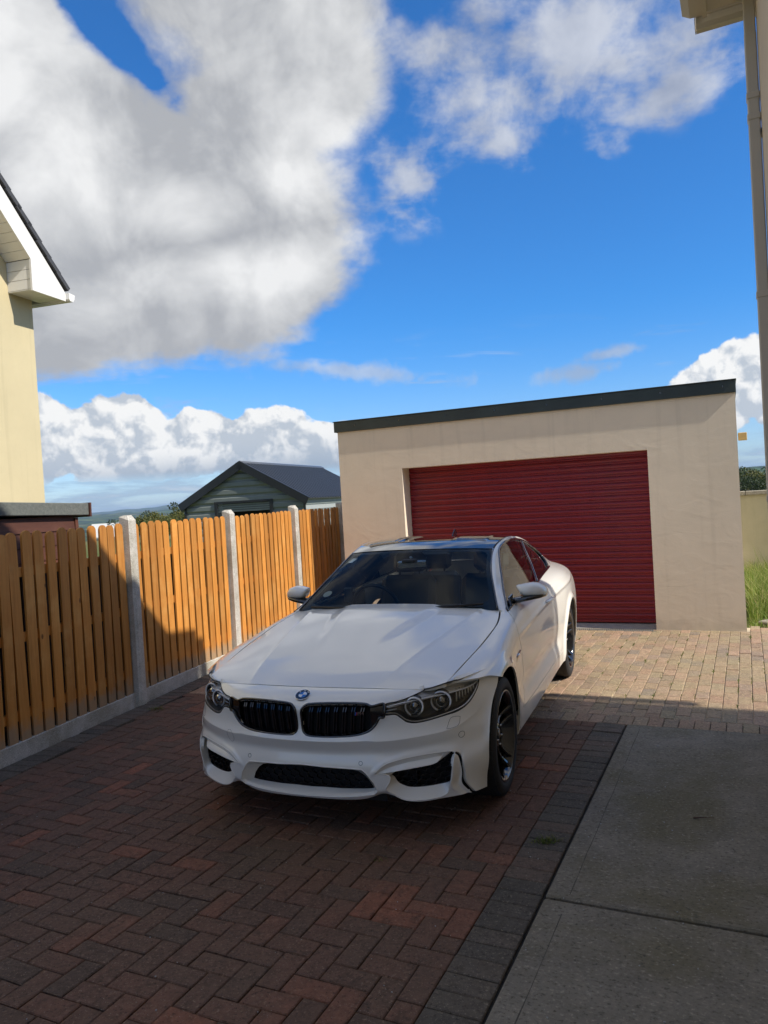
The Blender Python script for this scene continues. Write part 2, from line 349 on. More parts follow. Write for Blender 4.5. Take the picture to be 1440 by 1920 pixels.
M['back_wood'] = wood('gap_shade_wood', (.10, .055, .03), (.06, .032, .018), (.12, .07, .04)); M['shed_wood'] = wood('shed_wood', (.12, .045, .028), (.075, .026, .018), (.15, .06, .04), 'X')  # back board colour is darkened to stand in for shade between the pickets
M['raw_wood'] = wood('raw_timber', (.62, .45, .20), (.50, .34, .13), (.66, .5, .26), 'X')

def concrete(name, c0, c1, sc=7.0, moss=None, bump=.5, lines=False, grit=160.0):
    m, b, out = new_mat(name); p = b.new('ShaderNodeBsdfPrincipled'); p.inputs['Roughness'].default_value = .85; p.inputs['Specular IOR Level'].default_value = .3
    tc = b.new('ShaderNodeTexCoord').outputs['Object']; n = b.noise(tc, sc, 8, .65); n2 = b.noise(tc, sc*.22, 5, .6, .5)
    c = b.mix(b.lin(n, .32, .68), c0, c1)
    if moss: c = b.mix(b.m('MULTIPLY', b.step(n2, .44, .68), .8), c, moss)
    gr = b.noise(b.vm('MULTIPLY', tc, (.9, 1.15, 1)) if lines else tc, grit, 4, .8); c = b.mix(b.m('MULTIPLY', b.step(gr, .56, .68), .6), c, tuple(min(1, k*1.9) for k in c1)); c = b.mix(b.m('MULTIPLY', b.step(gr, .46, .34), .75), c, tuple(k*.30 for k in c0))
    b.L.new(c, p.inputs['Base Color']); h = b.m('ADD', b.m('MULTIPLY', gr, .6), n)
    if lines: h = b.m('ADD', h, b.m('MULTIPLY', b.noise(b.vm('MULTIPLY', tc, (4, 90, 1)), 1.0, 4, .6), .8))
    bp = b.new('ShaderNodeBump'); bp.inputs['Strength'].default_value = bump; bp.inputs['Distance'].default_value = .006
    b.L.new(h, bp.inputs['Height']); b.L.new(bp.outputs[0], p.inputs['Normal']); b.L.new(p.outputs[0], out.inputs[0]); return m
M['path'] = concrete('path_concrete', (.185, .165, .130), (.270, .243, .195), 5, (.150, .130, .070), 1.0, True, grit=62.0)
M['post'] = concrete('post_concrete', (.42, .40, .36), (.56, .54, .50), 14, (.30, .28, .22), .5, grit=110.)
M['path_line'] = concrete('path_groove', (.075, .068, .055), (.12, .11, .09), 9)
M['threshold'] = concrete('threshold_concrete', (.30, .31, .31), (.40, .40, .39), 20)
M['coping'] = concrete('coping_concrete', (.22, .20, .16), (.33, .30, .24), 16)

def brickmat(name, stops, attr, dust=(.10, .085, .07), dusty=.25, grit=75.0):
    m, b, out = new_mat(name); p = b.new('ShaderNodeBsdfPrincipled'); p.inputs['Roughness'].default_value = .82; p.inputs['Specular IOR Level'].default_value = .35
    pos = b.new('ShaderNodeNewGeometry').outputs['Position']
    if attr:
        a = b.new('ShaderNodeAttribute'); a.attribute_name = 'rnd'; rv = a.outputs['Fac']
    else: rv = b.new('ShaderNodeObjectInfo').outputs['Random']
    c = b.ramp(rv, stops); n = b.noise(pos, 26, 6, .65); c = b.mix(1.0, c, b.ramp(n, [(.25, (.62, .62, .62)), (.75, (1.3, 1.3, 1.3))]), 'MULTIPLY')
    big = b.noise(pos, 1.1, 5, .6, .4); c = b.mix(b.m('MULTIPLY', b.step(big, .40, .66), dusty), c, dust)
    mott = b.noise(pos, 14, 5, .7, .8); c = b.mix(b.m('MULTIPLY', b.step(mott, .50, .66), .45), c, tuple(k*.45 for k in dust))
    gr = b.noise(pos, grit, 3, .75); g2 = b.noise(pos, grit*2.3, 2, .7)
    c = b.mix(b.m('MULTIPLY', b.step(gr, .58, .68), .55), c, tuple(min(1, k*2.6) for k in dust)); c = b.mix(b.m('MULTIPLY', b.step(gr, .43, .33), .65), c, (.018, .015, .012))
    c = b.mix(b.m('MULTIPLY', b.step(g2, .66, .74), .7), c, (.42, .39, .34))
    b.L.new(c, p.inputs['Base Color'])
    bp = b.new('ShaderNodeBump'); bp.inputs['Strength'].default_value = .7; bp.inputs['Distance'].default_value = .004
    b.L.new(b.m('ADD', gr, b.m('MULTIPLY', n, 1.2)), bp.inputs['Height']); b.L.new(bp.outputs[0], p.inputs['Normal']); b.L.new(p.outputs[0], out.inputs[0]); return m
RED = [(0, (.105, .072, .052)), (.22, (.140, .080, .054)), (.45, (.170, .086, .056)), (.70, (.150, .082, .056)), (.93, (.20, .092, .058)), (1, (.27, .102, .058))]
GREY = [(0, (.084, .073, .060)), (.4, (.110, .093, .074)), (.75, (.130, .102, .080)), (1, (.15, .098, .072))]
TAN = [(0, (.25, .185, .13)), (.25, (.34, .21, .14)), (.5, (.31, .24, .15)), (.75, (.39, .25, .17)), (1, (.23, .18, .14))]
for k, st, du, dy in (('red', RED, (.135, .092, .062), .55), ('grey', GREY, (.135, .115, .085), .50), ('tan', TAN, (.33, .27, .15), .45)):
    for a in (0, 1): M['brick_%s%d' % (k, a)] = brickmat('brick_%s%d' % (k, a), st, a, du, dy)
M['sand_dark'] = pbr('joint_dirt', (.022, .019, .014), .95, bump=.4, bscale=200, var=.5, vscale=9)
M['sand_pale'] = pbr('joint_sand', (.50, .42, .30), .95, bump=.4, bscale=200, var=.35, vscale=5)

# ---------------------------------------------------------------- frame of the yard: origin at the garage's near right corner
G0 = Vector((3.999, 8.528, 0)); GY = R(25.52)
UX = Vector((math.cos(GY), -math.sin(GY), 0)); VX = Vector((math.sin(GY), math.cos(GY), 0)); UP = Vector((0, 0, 1))
MF = Matrix(((UX.x, VX.x, 0, G0.x), (UX.y, VX.y, 0, G0.y), (0, 0, 1, 0), (0, 0, 0, 1)))
def W(u, v, z=0): return G0+UX*u+VX*v+UP*z
FA = Vector((-2.81, 5.336, 0)); FD = Vector((.29893, .95427, 0)); FN = Vector((.95427, -.29893, 0))     # boundary fence line, its run, its face
def project(p):
    d = p-Vector((0, 0, CAM_H)); z = d.dot(_F)
    if z < .05: return None
    return 720+1425.9*d.dot(_RX)/z, 960-1425.9*d.dot(_UP)/z, z

# ---- terrain: the yard is on a hill, fields fall away to a valley and far hills
def terrain_h(x, y):
    r = np.hypot(x, y); az = np.degrees(np.arctan2(x, y)); t = np.clip((r-38)/600, 0, 1); z = -.075-46*(t*t*(3-2*t))
    f = sstep(1800, 9500, r); ridge = 58+22*np.sin(az*.31+.8)+14*np.sin(az*.83+2.1)+7*np.sin(az*1.9)+4*np.sin(az*4.3+1)
    z = z+f*(ridge+46)*(.75+.25*np.sin(r/1300.0+az*.1))
    g = np.exp(-((az-31)/12.0)**2)*sstep(900, 3300, r); z = z+g*(95+5*np.sin(az*1.3)-np.clip(r-3600, 0, 1e9)*.015)*(r < 9000)
    z += sstep(60, 500, r)*(2.2*np.sin(x/90)+2.0*np.sin(y/130+1)+1.5*np.sin((x+y)/47.))
    return z
def build_terrain():
    az = np.radians(np.concatenate([np.linspace(-180, -34, 60, endpoint=False), np.linspace(-34, 36, 240, endpoint=False), np.linspace(36, 180, 60, endpoint=False)]))
    rr = np.concatenate([[0.5, 6, 12, 20, 28, 38], np.geomspace(48, 15500, 120)]); vs = []; nA = len(az)
    for r in rr:
        x, y = r*np.sin(az), r*np.cos(az); z = terrain_h(x, y); vs += list(zip(x, y, z))
    fs = []
    for i in range(len(rr)-1):
        for j in range(nA): fs.append((i*nA+j, (i+1)*nA+j, (i+1)*nA+(j+1) % nA, i*nA+(j+1) % nA))
    fs.append(tuple(range(nA)))
    m, b, out = new_mat('fields'); p = b.new('ShaderNodeBsdfPrincipled'); p.inputs['Roughness'].default_value = .95; p.inputs['Specular IOR Level'].default_value = .1
    pos = b.new('ShaderNodeNewGeometry').outputs['Position']
    vo = b.new('ShaderNodeTexVoronoi'); vo.inputs['Scale'].default_value = 1/190.; flat = b.vm('MULTIPLY', pos, (1, 1, 0)); b.L.new(flat, vo.inputs['Vector'])
    ve = b.new('ShaderNodeTexVoronoi', feature='DISTANCE_TO_EDGE'); ve.inputs['Scale'].default_value = 1/190.; b.L.new(flat, ve.inputs['Vector'])
    h = b.xyz(vo.outputs['Color'])[0]; c = b.ramp(h, [(0, (.045, .085, .022)), (.35, (.075, .12, .03)), (.6, (.10, .13, .04)), (.8, (.17, .15, .07)), (1, (.055, .10, .025))])
    wd = b.step(b.noise(flat, 1/260., 8, .7), .50, .56); c = b.mix(b.m('MAXIMUM', b.step(ve.outputs['Distance'], .10, .04), wd), c, (.018, .032, .014))
    near = b.noise(pos, 3.0, 8, .7); nc = b.mix(b.lin(near, .35, .65), (.06, .085, .02), (.14, .15, .05)); dist = b.vm('LENGTH', pos)
    c = b.mix(b.step(dist, 30., 70.), nc, c); b.L.new(c, p.inputs['Base Color']); b.L.new(p.outputs[0], out.inputs[0])
    o = mesh_obj('terrain', vs, fs, m, None, True); tag(o, kind='structure')
build_terrain()
def build_haze():
    m = bpy.data.materials.new('haze'); m.use_nodes = True; nt = m.node_tree; nt.nodes.clear(); b = NB(nt)
    out = b.new('ShaderNodeOutputMaterial'); v = b.new('ShaderNodeVolumePrincipled'); v.inputs['Density'].default_value = HAZE; v.inputs['Color'].default_value = (.52, .72, 1.0, 1); v.inputs['Anisotropy'].default_value = .2
    b.L.new(v.outputs[0], out.inputs['Volume']); m.cycles.homogeneous_volume = True
    mb = MB(); mb.box((-15900, -15900, -62), (15900, 15900, 150)); tag(mb.build('haze', m), kind='stuff')
HAZE = .00007
build_haze()

# ---- brick paving laid in the yard frame: herringbone nearest, stretcher rows by the garage, dark soldier courses as edging
PI_ = .1035
bricks = []          # (u, v, half u, half v, kind)
V_ROW = -3.79; EDGE_U = -.795
def fence_gap(u, v): return (W(u, v)-FA).dot(FN)
for i in range(-75, 1):
    for j in range(-72, 1):
        s_ = (i-j) % 4; u0 = EDGE_U-.206+(i-1)*PI_+.0; v0 = V_ROW+(j-1)*PI_
        if s_ == 0: c, hu, hv, ext = (u0+PI_, v0+PI_/2), PI_, PI_/2, (u0+2*PI_, v0+PI_)
        elif s_ == 3: c, hu, hv, ext = (u0+PI_/2, v0+PI_), PI_/2, PI_, (u0+PI_, v0+2*PI_)
        else: continue
        u1, v1 = c[0]+hu, c[1]+hv; ua, va = c[0]-hu, c[1]-hv
        lim_u, lim_v = EDGE_U-.206, V_ROW
        if ua >= lim_u-.01 or va >= lim_v-.01: continue
        u1 = min(u1, lim_u); v1 = min(v1, lim_v)
        if min(u1-ua, v1-va) < .03: continue
        cu, cv = (ua+u1)/2, (va+v1)/2; g = fence_gap(cu, cv)
        if g < .235 or cv < -11.2: continue
        bricks.append((cu, cv, (u1-ua)/2, (v1-va)/2, 0))
for k in range(76):                       # soldier course beside the concrete
    v = V_ROW-PI_*(k+.5)
    if v < -11.2: break
    bricks.append((EDGE_U-.103, v, .103, PI_/2, 1))
k = 0
while True:                               # soldier row across the yard
    u = .9-PI_*(k+.5); k += 1
    if fence_gap(u, V_ROW+.1) < .28: break
    if u > .27+PI_ and False: continue
    bricks.append((u, V_ROW+.103, PI_/2, .103, 2))
for i in range(-62, 24):                  # stretcher rows, long side along the depth of the yard
    u = EDGE_U+PI_*(i+.5); v_in = V_ROW+.2065
    cells = []
    if i % 2: cells.append((v_in+.0515, .0515)); v_in += .103
    for j in range(40): cells.append((v_in+.103+.206*j, .103))
    for v, hv in cells:
        lim = -.03 if not (-4.15 < u < -.96) else -.13
        if v-hv > lim+.10 and u < .06: continue
        if u < .06 and v+hv > lim: hv2 = (lim-(v-hv))/2; v, hv = v-hv+hv2, hv2
        if hv < .015 or (u >= .06 and v > .25) or u > 1.6 or fence_gap(u, v) < .30: continue
        if u > .22 and v < -3.5: continue
        bricks.append((u, v, PI_/2, hv, 2))
tf = 0
while tf < 8.0:                           # edging course along the fence
    t = -5.0+tf; tf += PI_; c = FA+FD*t+FN*.165; d = c-G0; bricks.append((d.dot(UX), d.dot(VX), -1, -1, 3))
def brick_shape(hu, hv, ang=0.0, ch=.0045, gap=.0022):
    a, b_ = hu-gap, hv-gap; vs = []
    for z, ins in ((-.06, 0), (-.004, 0), (0, ch)):
        for sx, sy in ((-1, -1), (1, -1), (1, 1), (-1, 1)): vs.append((sx*(a-ins), sy*(b_-ins), z))
    fs = [(0, 1, 5, 4), (1, 2, 6, 5), (2, 3, 7, 6), (3, 0, 4, 7), (4, 5, 9, 8), (5, 6, 10, 9), (6, 7, 11, 10), (7, 4, 8, 11), (8, 9, 10, 11)]
    return np.array(vs), fs
drive = empty('driveway', tuple(G0), -GY); tag(drive, kind='structure')
def lay_bricks():
    sized = []
    for n, (u, v, hu, hv, kind) in enumerate(bricks):
        q = project(W(u, v)); vis = 0
        if q and -30 < q[0] < 1470 and q[1] < 1960: vis = (.02 if kind != 3 else .02)*1.0/(q[2]**2)*abs(CAM_H/q[2])
        if vis and 380 < q[0] < 930 and 1270 < q[1] < 1490: vis *= .02
        sized.append((vis, n))
    big = set(n for _, n in sorted(sized, reverse=True)[:300]); meshes = {}
    SV, SF, SR, SK = [], [], [], []
    for n, (u, v, hu, hv, kind) in enumerate(bricks):
        rz = 0.0
        if kind == 3: hu, hv = .103, PI_/2; rz = math.atan2(FD.dot(UX)*-1, FD.dot(VX))*-1; rz = -math.atan2(FD.dot(UX), FD.dot(VX))
        jz = random.gauss(0, .0013)-.001+(.0065 if kind == 3 else 0); ja = random.gauss(0, .006); jx, jy = random.gauss(0, .010), random.gauss(0, .010)
        if kind == 3: u += FN.dot(UX)*0
        if n in big:
            key = (round(hu, 3), round(hv, 3), kind)
            if key not in meshes:
                vs, fs = brick_shape(hu, hv); me = bpy.data.meshes.new('brick'); me.from_pydata(vs.tolist(), [], fs)
                me.materials.append(M[('brick_red0', 'brick_grey0', 'brick_tan0', 'brick_grey0')[kind]]); meshes[key] = me
            share('brick', meshes[key], drive, (u, v, jz), (jx, jy, rz+ja))
        else:
            vs, fs = brick_shape(hu, hv); ca, sa = math.cos(rz+ja), math.sin(rz+ja); o = len(SV)*12
            P = np.stack([vs[:, 0]*ca-vs[:, 1]*sa+u, vs[:, 0]*sa+vs[:, 1]*ca+v, vs[:, 2]+jz+vs[:, 0]*jy*-1+vs[:, 1]*jx], 1)
            SV.append(P); SF += [tuple(i+o for i in f) for f in fs]; SR += [random.random()]*12; SK += [(0, 1, 2, 1)[kind]]*len(fs)
    V = np.concatenate(SV)
    o = mesh_obj('small_bricks', V, SF, [M['brick_red1'], M['brick_grey1'], M['brick_tan1']], drive, fm=SK); tag(o, kind='stuff')
    at = o.data.attributes.new('rnd', 'FLOAT', 'POINT'); at.data.foreach_set('value', np.array(SR, np.float32))
    mb = MB(); mb.add([(-9, -13, -.014), (.35, -13, -.014), (.35, V_ROW+.19, -.014), (-9, V_ROW+.19, -.014)], [(0, 1, 2, 3)]); mb.build('joint_dirt', M['sand_dark'], drive)
    mb = MB(); mb.add([(-8, V_ROW+.19, -.009), (1.68, V_ROW+.19, -.009), (1.68, .24, -.009), (-8, .24, -.009)], [(0, 1, 2, 3)]); mb.build('joint_sand', M['sand_pale'], drive)
lay_bricks()
# ---- concrete path along the house
path = empty('path', tuple(G0), -GY); tag(path, kind='structure')
for v0, v1 in ((-11.5, -6.300), (-6.276, V_ROW-.006)):
    mb = MB(); mb.box((EDGE_U+.012, v0, -.10), (.272, v1, .004), bev=.008); mb.build('concrete_slab', M['path'], path)
    mb = MB(); 
    tl_ = [(EDGE_U+.108+.0015*math.sin(k*.7)+random.gauss(0, .0004), v0+.03+(v1-.13-v0)*k/40.) for k in range(41)]; vs = []
    for a_, b__ in tl_: w_ = random.uniform(.0008, .0030); vs += [(a_-w_, b__, .0046), (a_+w_, b__, .0046)]
    mb.add(vs, [(2*k, 2*k+1, 2*k+3, 2*k+2) for k in range(40)]); mb.build('trowel_line', M['path_line'], path)
mb = MB(); mb.box((.24, V_ROW-.006, -.1), (1.7, -3.44, .002)); mb.build('concrete_slab', M['path'], path)

# ---------------------------------------------------------------- garage
GGY = R(24.4)
garage = empty('garage', tuple(G0), -GGY)
tag(garage, 'beige rendered flat roofed garage with dark red roller shutter standing behind the white car', 'garage')
GW, GH, OL0, OR0, OT = 5.03, 2.690, -4.09, -.962, 2.118
mb = MB(); xs = [-GW, OL0, OR0, 0]; zs = [-.15, OT, GH]
for i in range(3):
    for k in range(2):
        if i == 1 and k == 0: continue
        mb.add([(xs[i], 0, zs[k]), (xs[i+1], 0, zs[k]), (xs[i+1], 0, zs[k+1]), (xs[i], 0, zs[k+1])], [(0, 1, 2, 3)])
for x in (OL0, OR0): mb.add([(x, 0, -.15), (x, .42, -.15), (x, .42, OT), (x, 0, OT)], [(0, 1, 2, 3) if x == OL0 else (3, 2, 1, 0)])
mb.add([(OL0, 0, OT), (OR0, 0, OT), (OR0, .42, OT), (OL0, .42, OT)], [(3, 2, 1, 0)])
mb.add([(-GW, 0, -.15), (-GW, 6.2, -.15), (-GW, 6.2, GH), (-GW, 0, GH)], [(3, 2, 1, 0)]); mb.add([(0, 0, -.15), (0, 6.2, -.15), (0, 6.2, GH), (0, 0, GH)], [(0, 1, 2, 3)])
mb.add([(-GW, 6.2, -.15), (0, 6.2, -.15), (0, 6.2, GH), (-GW, 6.2, GH)], [(3, 2, 1, 0)])
wl = mb.build('wall', M['render_beige'], garage)
bm = bmesh.new(); bm.from_mesh(wl.data); bmesh.ops.remove_doubles(bm, verts=bm.verts, dist=1e-4); bm.to_mesh(wl.data); bm.free()
M['fascia'] = pbr('green_black_fascia', (.030, .042, .040), .42, bump=.15, bscale=30, var=.25)
M['felt'] = concrete('roof_felt', (.10, .11, .105), (.15, .16, .15), 30)
mb = MB(); mb.box((-GW-.04, -.028, GH-.008), (.012, 0.0, GH+.132), bev=.004); mb.box((-.012, 0.002, GH-.008), (.012, 6.25, GH+.130), bev=.003); mb.box((-GW-.04, 0.002, GH-.008), (-GW-.015, 6.25, GH+.130), bev=.003); fs_ = mb.build('fascia', M['fascia'], garage)
mb = MB(); mb.box((-GW-.05, -.040, GH+.133), (.020, 6.26, GH+.143), bev=.004); mb.build('roof', M['fascia'], garage)
for k in range(8):
    mb = MB(); mb.box((-GW+.28+k*.66, -.032, GH+.06), (-GW+.292+k*.66, -.027, GH+.08), Matrix.Identity(4)); mb.build('fascia_clip', M['gloss_black'], fs_)
M['shutter'] = pbr('shutter_red', (.235, .010, .018), .40, 0, .15, var=.14, vscale=2.0, bump=.08, bscale=40, coatr=.25)
sh = empty('shutter', (0, 0, 0), 0, garage)
pitch = .0762; prof = [(0, 0), (.003, .0), (.006, .011), (.013, .013), (.017, .002), (.030, .0), (.034, .006), (.040, .006), (.044, 0), (.060, -.004), (.0735, .0), (.0758, .012)]
me = None
mbs = MB(); vs = [(OL0+.004, .235+d, z) for z, d in prof]+[(OR0-.004, .235+d, z) for z, d in prof]; n = len(prof)
mbs.add(vs, [(i, n+i, n+i+1, i+1) for i in range(n-1)])
sl0 = mbs.build('slat', M['shutter'], sh)
NS = 27
for k in range(NS):
    z = .065+k*pitch
    if k == 0: sl0.location = (0, 0, z)
    else: share('slat', sl0.data, sh, (0, random.gauss(0, .0006), z))
mb = MB(); mb.box((OL0+.004, .225, .038), (OR0-.004, .262, .064), bev=.004); mb.build('bottom_rail', M['shutter'], sh)
mb = MB(); mb.box((OL0+.02, .30, -.1), (OR0-.02, .31, OT)); mb.build('inner_panel', M['void'], sh)
for x in (OL0+.001, OR0-.05): 
    pass
mb = MB(); mb.prism([(OL0+.002, -.0, -.10), (OL0+.002, .42, -.10), (OL0+.002, .42, .030), (OL0+.002, .20, .022), (OL0+.002, .0, -.022)], (OR0-OL0-.004, 0, 0)); mb.build('threshold', M['threshold'], garage)
M['galv'] = pbr('galvanised_grate', (.32, .33, .32), .45, .7, bump=.1)
dr = empty('drain_channel', tuple(G0), -GGY); tag(dr, 'narrow galvanised drain grating let into the paving along the foot of the red shutter', 'drain')
mb = MB(); mb.box((OL0, -.125, -.05), (OR0, -.117, .001)); mb.box((OL0, -.022, -.05), (OR0, -.014, .001)); mb.build('frame', M['galv'], dr)
mb = MB(); mb.box((OL0, -.116, -.10), (OR0, -.023, -.035)); mb.build('trough', M['void'], dr)
mb = MB(); mb.box((-.006, -.048, -.010), (.006, .048, 0)); bar_ = mb.build('grate_bar', M['galv'], dr); nb = 124
for k in range(nb):
    x = OL0+.02+k*.025
    if k == 0: bar_.location = (x, -.0695, .0)
    else: share('grate_bar', bar_.data, dr, (x, -.0695, 0), (0, 0, .18)).rotation_euler = (0, 0, .0)
te = MB(); te.box((0, -.04, -.045), (.095, .05, .045), bev=.006); o = te.build('timber_end', M['raw_wood']); o.matrix_world = Matrix.Translation(W(.006, .45, 2.205)) @ Matrix.Rotation(-GY, 4, 'Z')
tag(o, 'short sawn timber end sticking out of the right side wall of the garage', 'timber')

# ---------------------------------------------------------------- boundary fence
fence = empty('fence', tuple(FA), math.atan2(FD.y, FD.x))      # local x runs along the fence, local -y faces the driveway
tag(fence, 'orange stained round topped picket fence with concrete posts along the left of the driveway', 'fence')
def picket_mesh(w, h, th=.018):
    pts = [(-w/2, 0), (w/2, 0), (w/2, h-w*.5)]+[(w/2*math.cos(a), h-w*.5+w*.5*math.sin(a)) for a in np.linspace(0, math.pi, 11)[1:-1]]+[(-w/2, h-w*.5)]
    mb = MB(); mb.prism([(x, 0, z) for x, z in pts], (0, th, 0)); o = mb.build('picket', M['picket']); me = o.data; bpy.data.objects.remove(o); return me
pk = [picket_mesh(.090, 1.52), picket_mesh(.086, 1.515), picket_mesh(.093, 1.525)]
posts_t = [-3.92, -2.08, -.255, 1.585, 3.405, 5.205, 6.985, 8.80]
def post_mesh():
    mb = MB(); h = 1.70; q = [(-.055, -.075), (-.030, -.090), (.030, -.090), (.055, -.075), (.055, .02), (-.055, .02)]
    vs = [(x, y, -.1) for x, y in q]+[(x, y, h-.05+(y+.09)*.35) for x, y in q]+[(x*.55, y*.45-.018, h) for x, y in q]
    n = 6; fs = [(i, (i+1) % n, n+(i+1) % n, n+i) for i in range(n)]+[(n+i, n+(i+1) % n, 2*n+(i+1) % n, 2*n+i) for i in range(n)]+[tuple(range(2*n, 3*n))]
    mb.add(vs, fs); o = mb.build('post', M['post']); me = o.data; bpy.data.objects.remove(o); return me
pm = post_mesh()
for t in posts_t: share('post', pm, fence, (t, 0, random.uniform(-.01, .015)), (0, random.gauss(0, .006), 0))
for t0, t1 in zip(posts_t[:-1], posts_t[1:]):
    a, b_ = t0+.058, t1-.058; n = 14; step = (b_-a)/n
    for k in range(n):
        share('picket', random.choice(pk), fence, (a+step*(k+.5)+random.gauss(0, .002), -.030, .118+random.gauss(0, .004)), (random.gauss(0, .003), random.gauss(0, .004), 0))
    for z in (.30, .86, 1.34):
        mb = MB(); mb.box((a, -.0115, z-.035), (b_, .022, z+.035)); mb.build('rail', M['picket'], fence)
    mb = MB()
    for k in range(-1, n): mb.box((a+step*(k+1)-.0575, .046, .125), (a+step*(k+1)+.0575, .062, 1.36+.01*(k % 2)))
    mb.build('back_boards', M['back_wood'], fence)  # dark boards added to give the picket gaps their shade
    mb = MB(); mb.box((a-.02, -.035, -.06), (b_+.02, .010, .120), bev=.006); mb.build('gravel_board', M['post'], fence)

# ---------------------------------------------------------------- houses with the same gable end
M['upvc'] = pbr('white_upvc', (.72, .71, .68), .35, bump=.05); M['upvc_beige'] = pbr('beige_upvc', (.50, .45, .375), .42, bump=.05)
M['slate'] = pbr('roof_slate', (.045, .045, .048), .6, bump=.5, bscale=40, var=.3)
def gable_house(name, corner, along, nrm, zb, over, ae, ab, depth, width, wallmat, trim, caps=False, flat=None):
    """local frame: x along the gable wall (0 at the far corner, negative towards the viewer), y out of the wall, z up"""
    X, Y = Vector(along).normalized(), Vector(nrm).normalized()
    h = bpy.data.objects.new(name, None); COL.objects.link(h); h.empty_display_size = .2
    h.matrix_world = Matrix(((X.x, Y.x, 0, corner[0]), (X.y, Y.y, 0, corner[1]), (0, 0, 1, 0), (0, 0, 0, 1)))
    mid = -depth/2; rz0 = zb+.40; slope = 1.0; ridge = rz0+slope*(ab-mid)
    mb = MB(); mb.prism([(0, 0, -.1), (0, 0, zb+(.25 if not flat else .05)), (mid, 0, (ridge-.05) if not flat else zb+slope*(-.5-mid)), (-depth, 0, zb+.25), (-depth, 0, -.1)], (0, -width, 0)); mb.build('wall', wallmat, h)
    tk = .30
    # barge board: box end then the rake
    bar = [(ae, zb), (ab, zb), (ab, rz0), (mid, ridge), (mid, ridge+tk*1.2), (ab+.14, rz0+tk*1.15-.14), (ae, zb+.26)]
    bar = [(ae, zb), (ab, zb), (ab, rz0), (mid, ridge), (mid, ridge+.34), (ae, ridge+.34-slope*(ae-mid))]
    z_e = bar[-1][1]; xk = ae
    if flat:                                        # a shallow boxed return, the rake starting further in
        xk, z_e, under = flat; rz0 = zb; ridge = zb+slope*(ab-mid)
        bar = [(ae, zb), (ab, zb), (mid, ridge), (mid, z_e+slope*(xk-mid)), (xk, z_e), (ae, z_e-.02)]
    top_r = z_e+slope*(xk-mid)
    mb = MB(); mb.prism([(x, over-.022, z) for x, z in bar], (0, .022, 0)); bb = mb.build('barge_board', trim, h)
    mb = MB(); mb.box((ab-.004, over-.024, zb-.012), (ab+.045, over+.006, rz0+(.0 if not flat else .04))); mb.box((ab+.046, over-.024, zb-.012), (ae+.01, over+.006, zb+.012)); mb.box((ae-.035, over-.02, zb+.013), (ae+.010, over+.006, z_e-.02)); mb.build('corner_trim', trim, bb)
    # far half of the rake
    mb = MB(); mb.prism([(x, over-.022, z) for x, z in [(mid-.001, ridge), (-depth-ae, ridge-(mid+depth+ae)*slope), (-depth-ae, top_r-(mid+depth+ae)*slope), (mid-.001, top_r)]], (0, .022, 0)); mb.build('barge_board', trim, h)
    # soffit of the box end (boards run out from the wall) and its return
    sf = empty('soffit', (0, 0, 0), 0, h); n = 5; w = (ae-ab-.03)/n
    for k in range(n): mb = MB(); mb.box((ab+.012+k*w, .003, zb+.006), (ab+.012+(k+1)*w-.005, over-.024, zb+.016)); mb.build('soffit_board', trim, sf)
    for k in range(0 if flat else 3):
        z0 = zb+.02+k*.128; mb = MB(); mb.box((ab+.010, .003, z0), (ab+.020, over-.024, z0+.122)); mb.build('soffit_board', trim, sf)
    L = (ab-mid)*math.sqrt(2); nbd = 24
    Ms = Matrix.Translation((ab, 0, rz0+.004)) @ Matrix.Rotation(R(45), 4, 'Y')
    for k in range(nbd):
        w2 = .125 if k < 10 else L/14; 
        if k >= 10: break
        mb = MB(); mb.box((-(k+1)*.125+.004, .003, -.0), (-k*.125, over-.024, .010), Ms); mb.build('soffit_board', trim, sf)
    mb = MB(); mb.box((-L, .003, .0), (-10*.125, over-.024, .010), Ms); mb.build('soffit_panel', trim, sf)
    mb = MB(); mb.box((ae-.02, -width, zb), (ae, over-.024, z_e-.01)); mb.build('fascia', trim, h)
    # roof slabs
    ye = over-.04
    mb = MB(); mb.prism([(xk+.05, -width, z_e-.05), (xk+.05, -width, z_e-.01), (mid, -width, top_r+.04), (2*mid-xk-.05, -width, z_e+.01), (2*mid-xk-.05, -width, z_e-.05), (mid, -width, top_r-.03)], (0, width+ye, 0)); rf = mb.build('roof', M['slate'], h)
    Lr = (xk+.05-mid)*math.sqrt(2); st = .235; k = 0
    mb = MB(); mb.box((-st-.05, -.22, -.03), (0.01, 0.0, .030), Matrix.Rotation(R(-3.5), 4, 'Y')); s0 = mb.build('verge_slate', M['slate'] if not caps else trim, rf); me = s0.data; bpy.data.objects.remove(s0)
    if caps:
        mb = MB(); q = [(0, .10, -.13), (0, .115, -.12), (0, .125, -.07), (0, .10, -.03), (0, .07, .012), (0, -.10, .02), (0, -.10, .0), (0, .0, -.0), (0, 0, -.12)]
        mb.prism([(-.33, y, z) for _, y, z in q], (.33, 0, 0)); s0 = mb.build('verge_cap', trim, rf); me = s0.data; bpy.data.objects.remove(s0)
        mb = MB(); mb.prism([(-.055, y*1.06+.002, z*1.05+.003) for _, y, z in q], (.055, 0, 0)); s0 = mb.build('cap_collar', trim, rf); me2 = s0.data; bpy.data.objects.remove(s0)
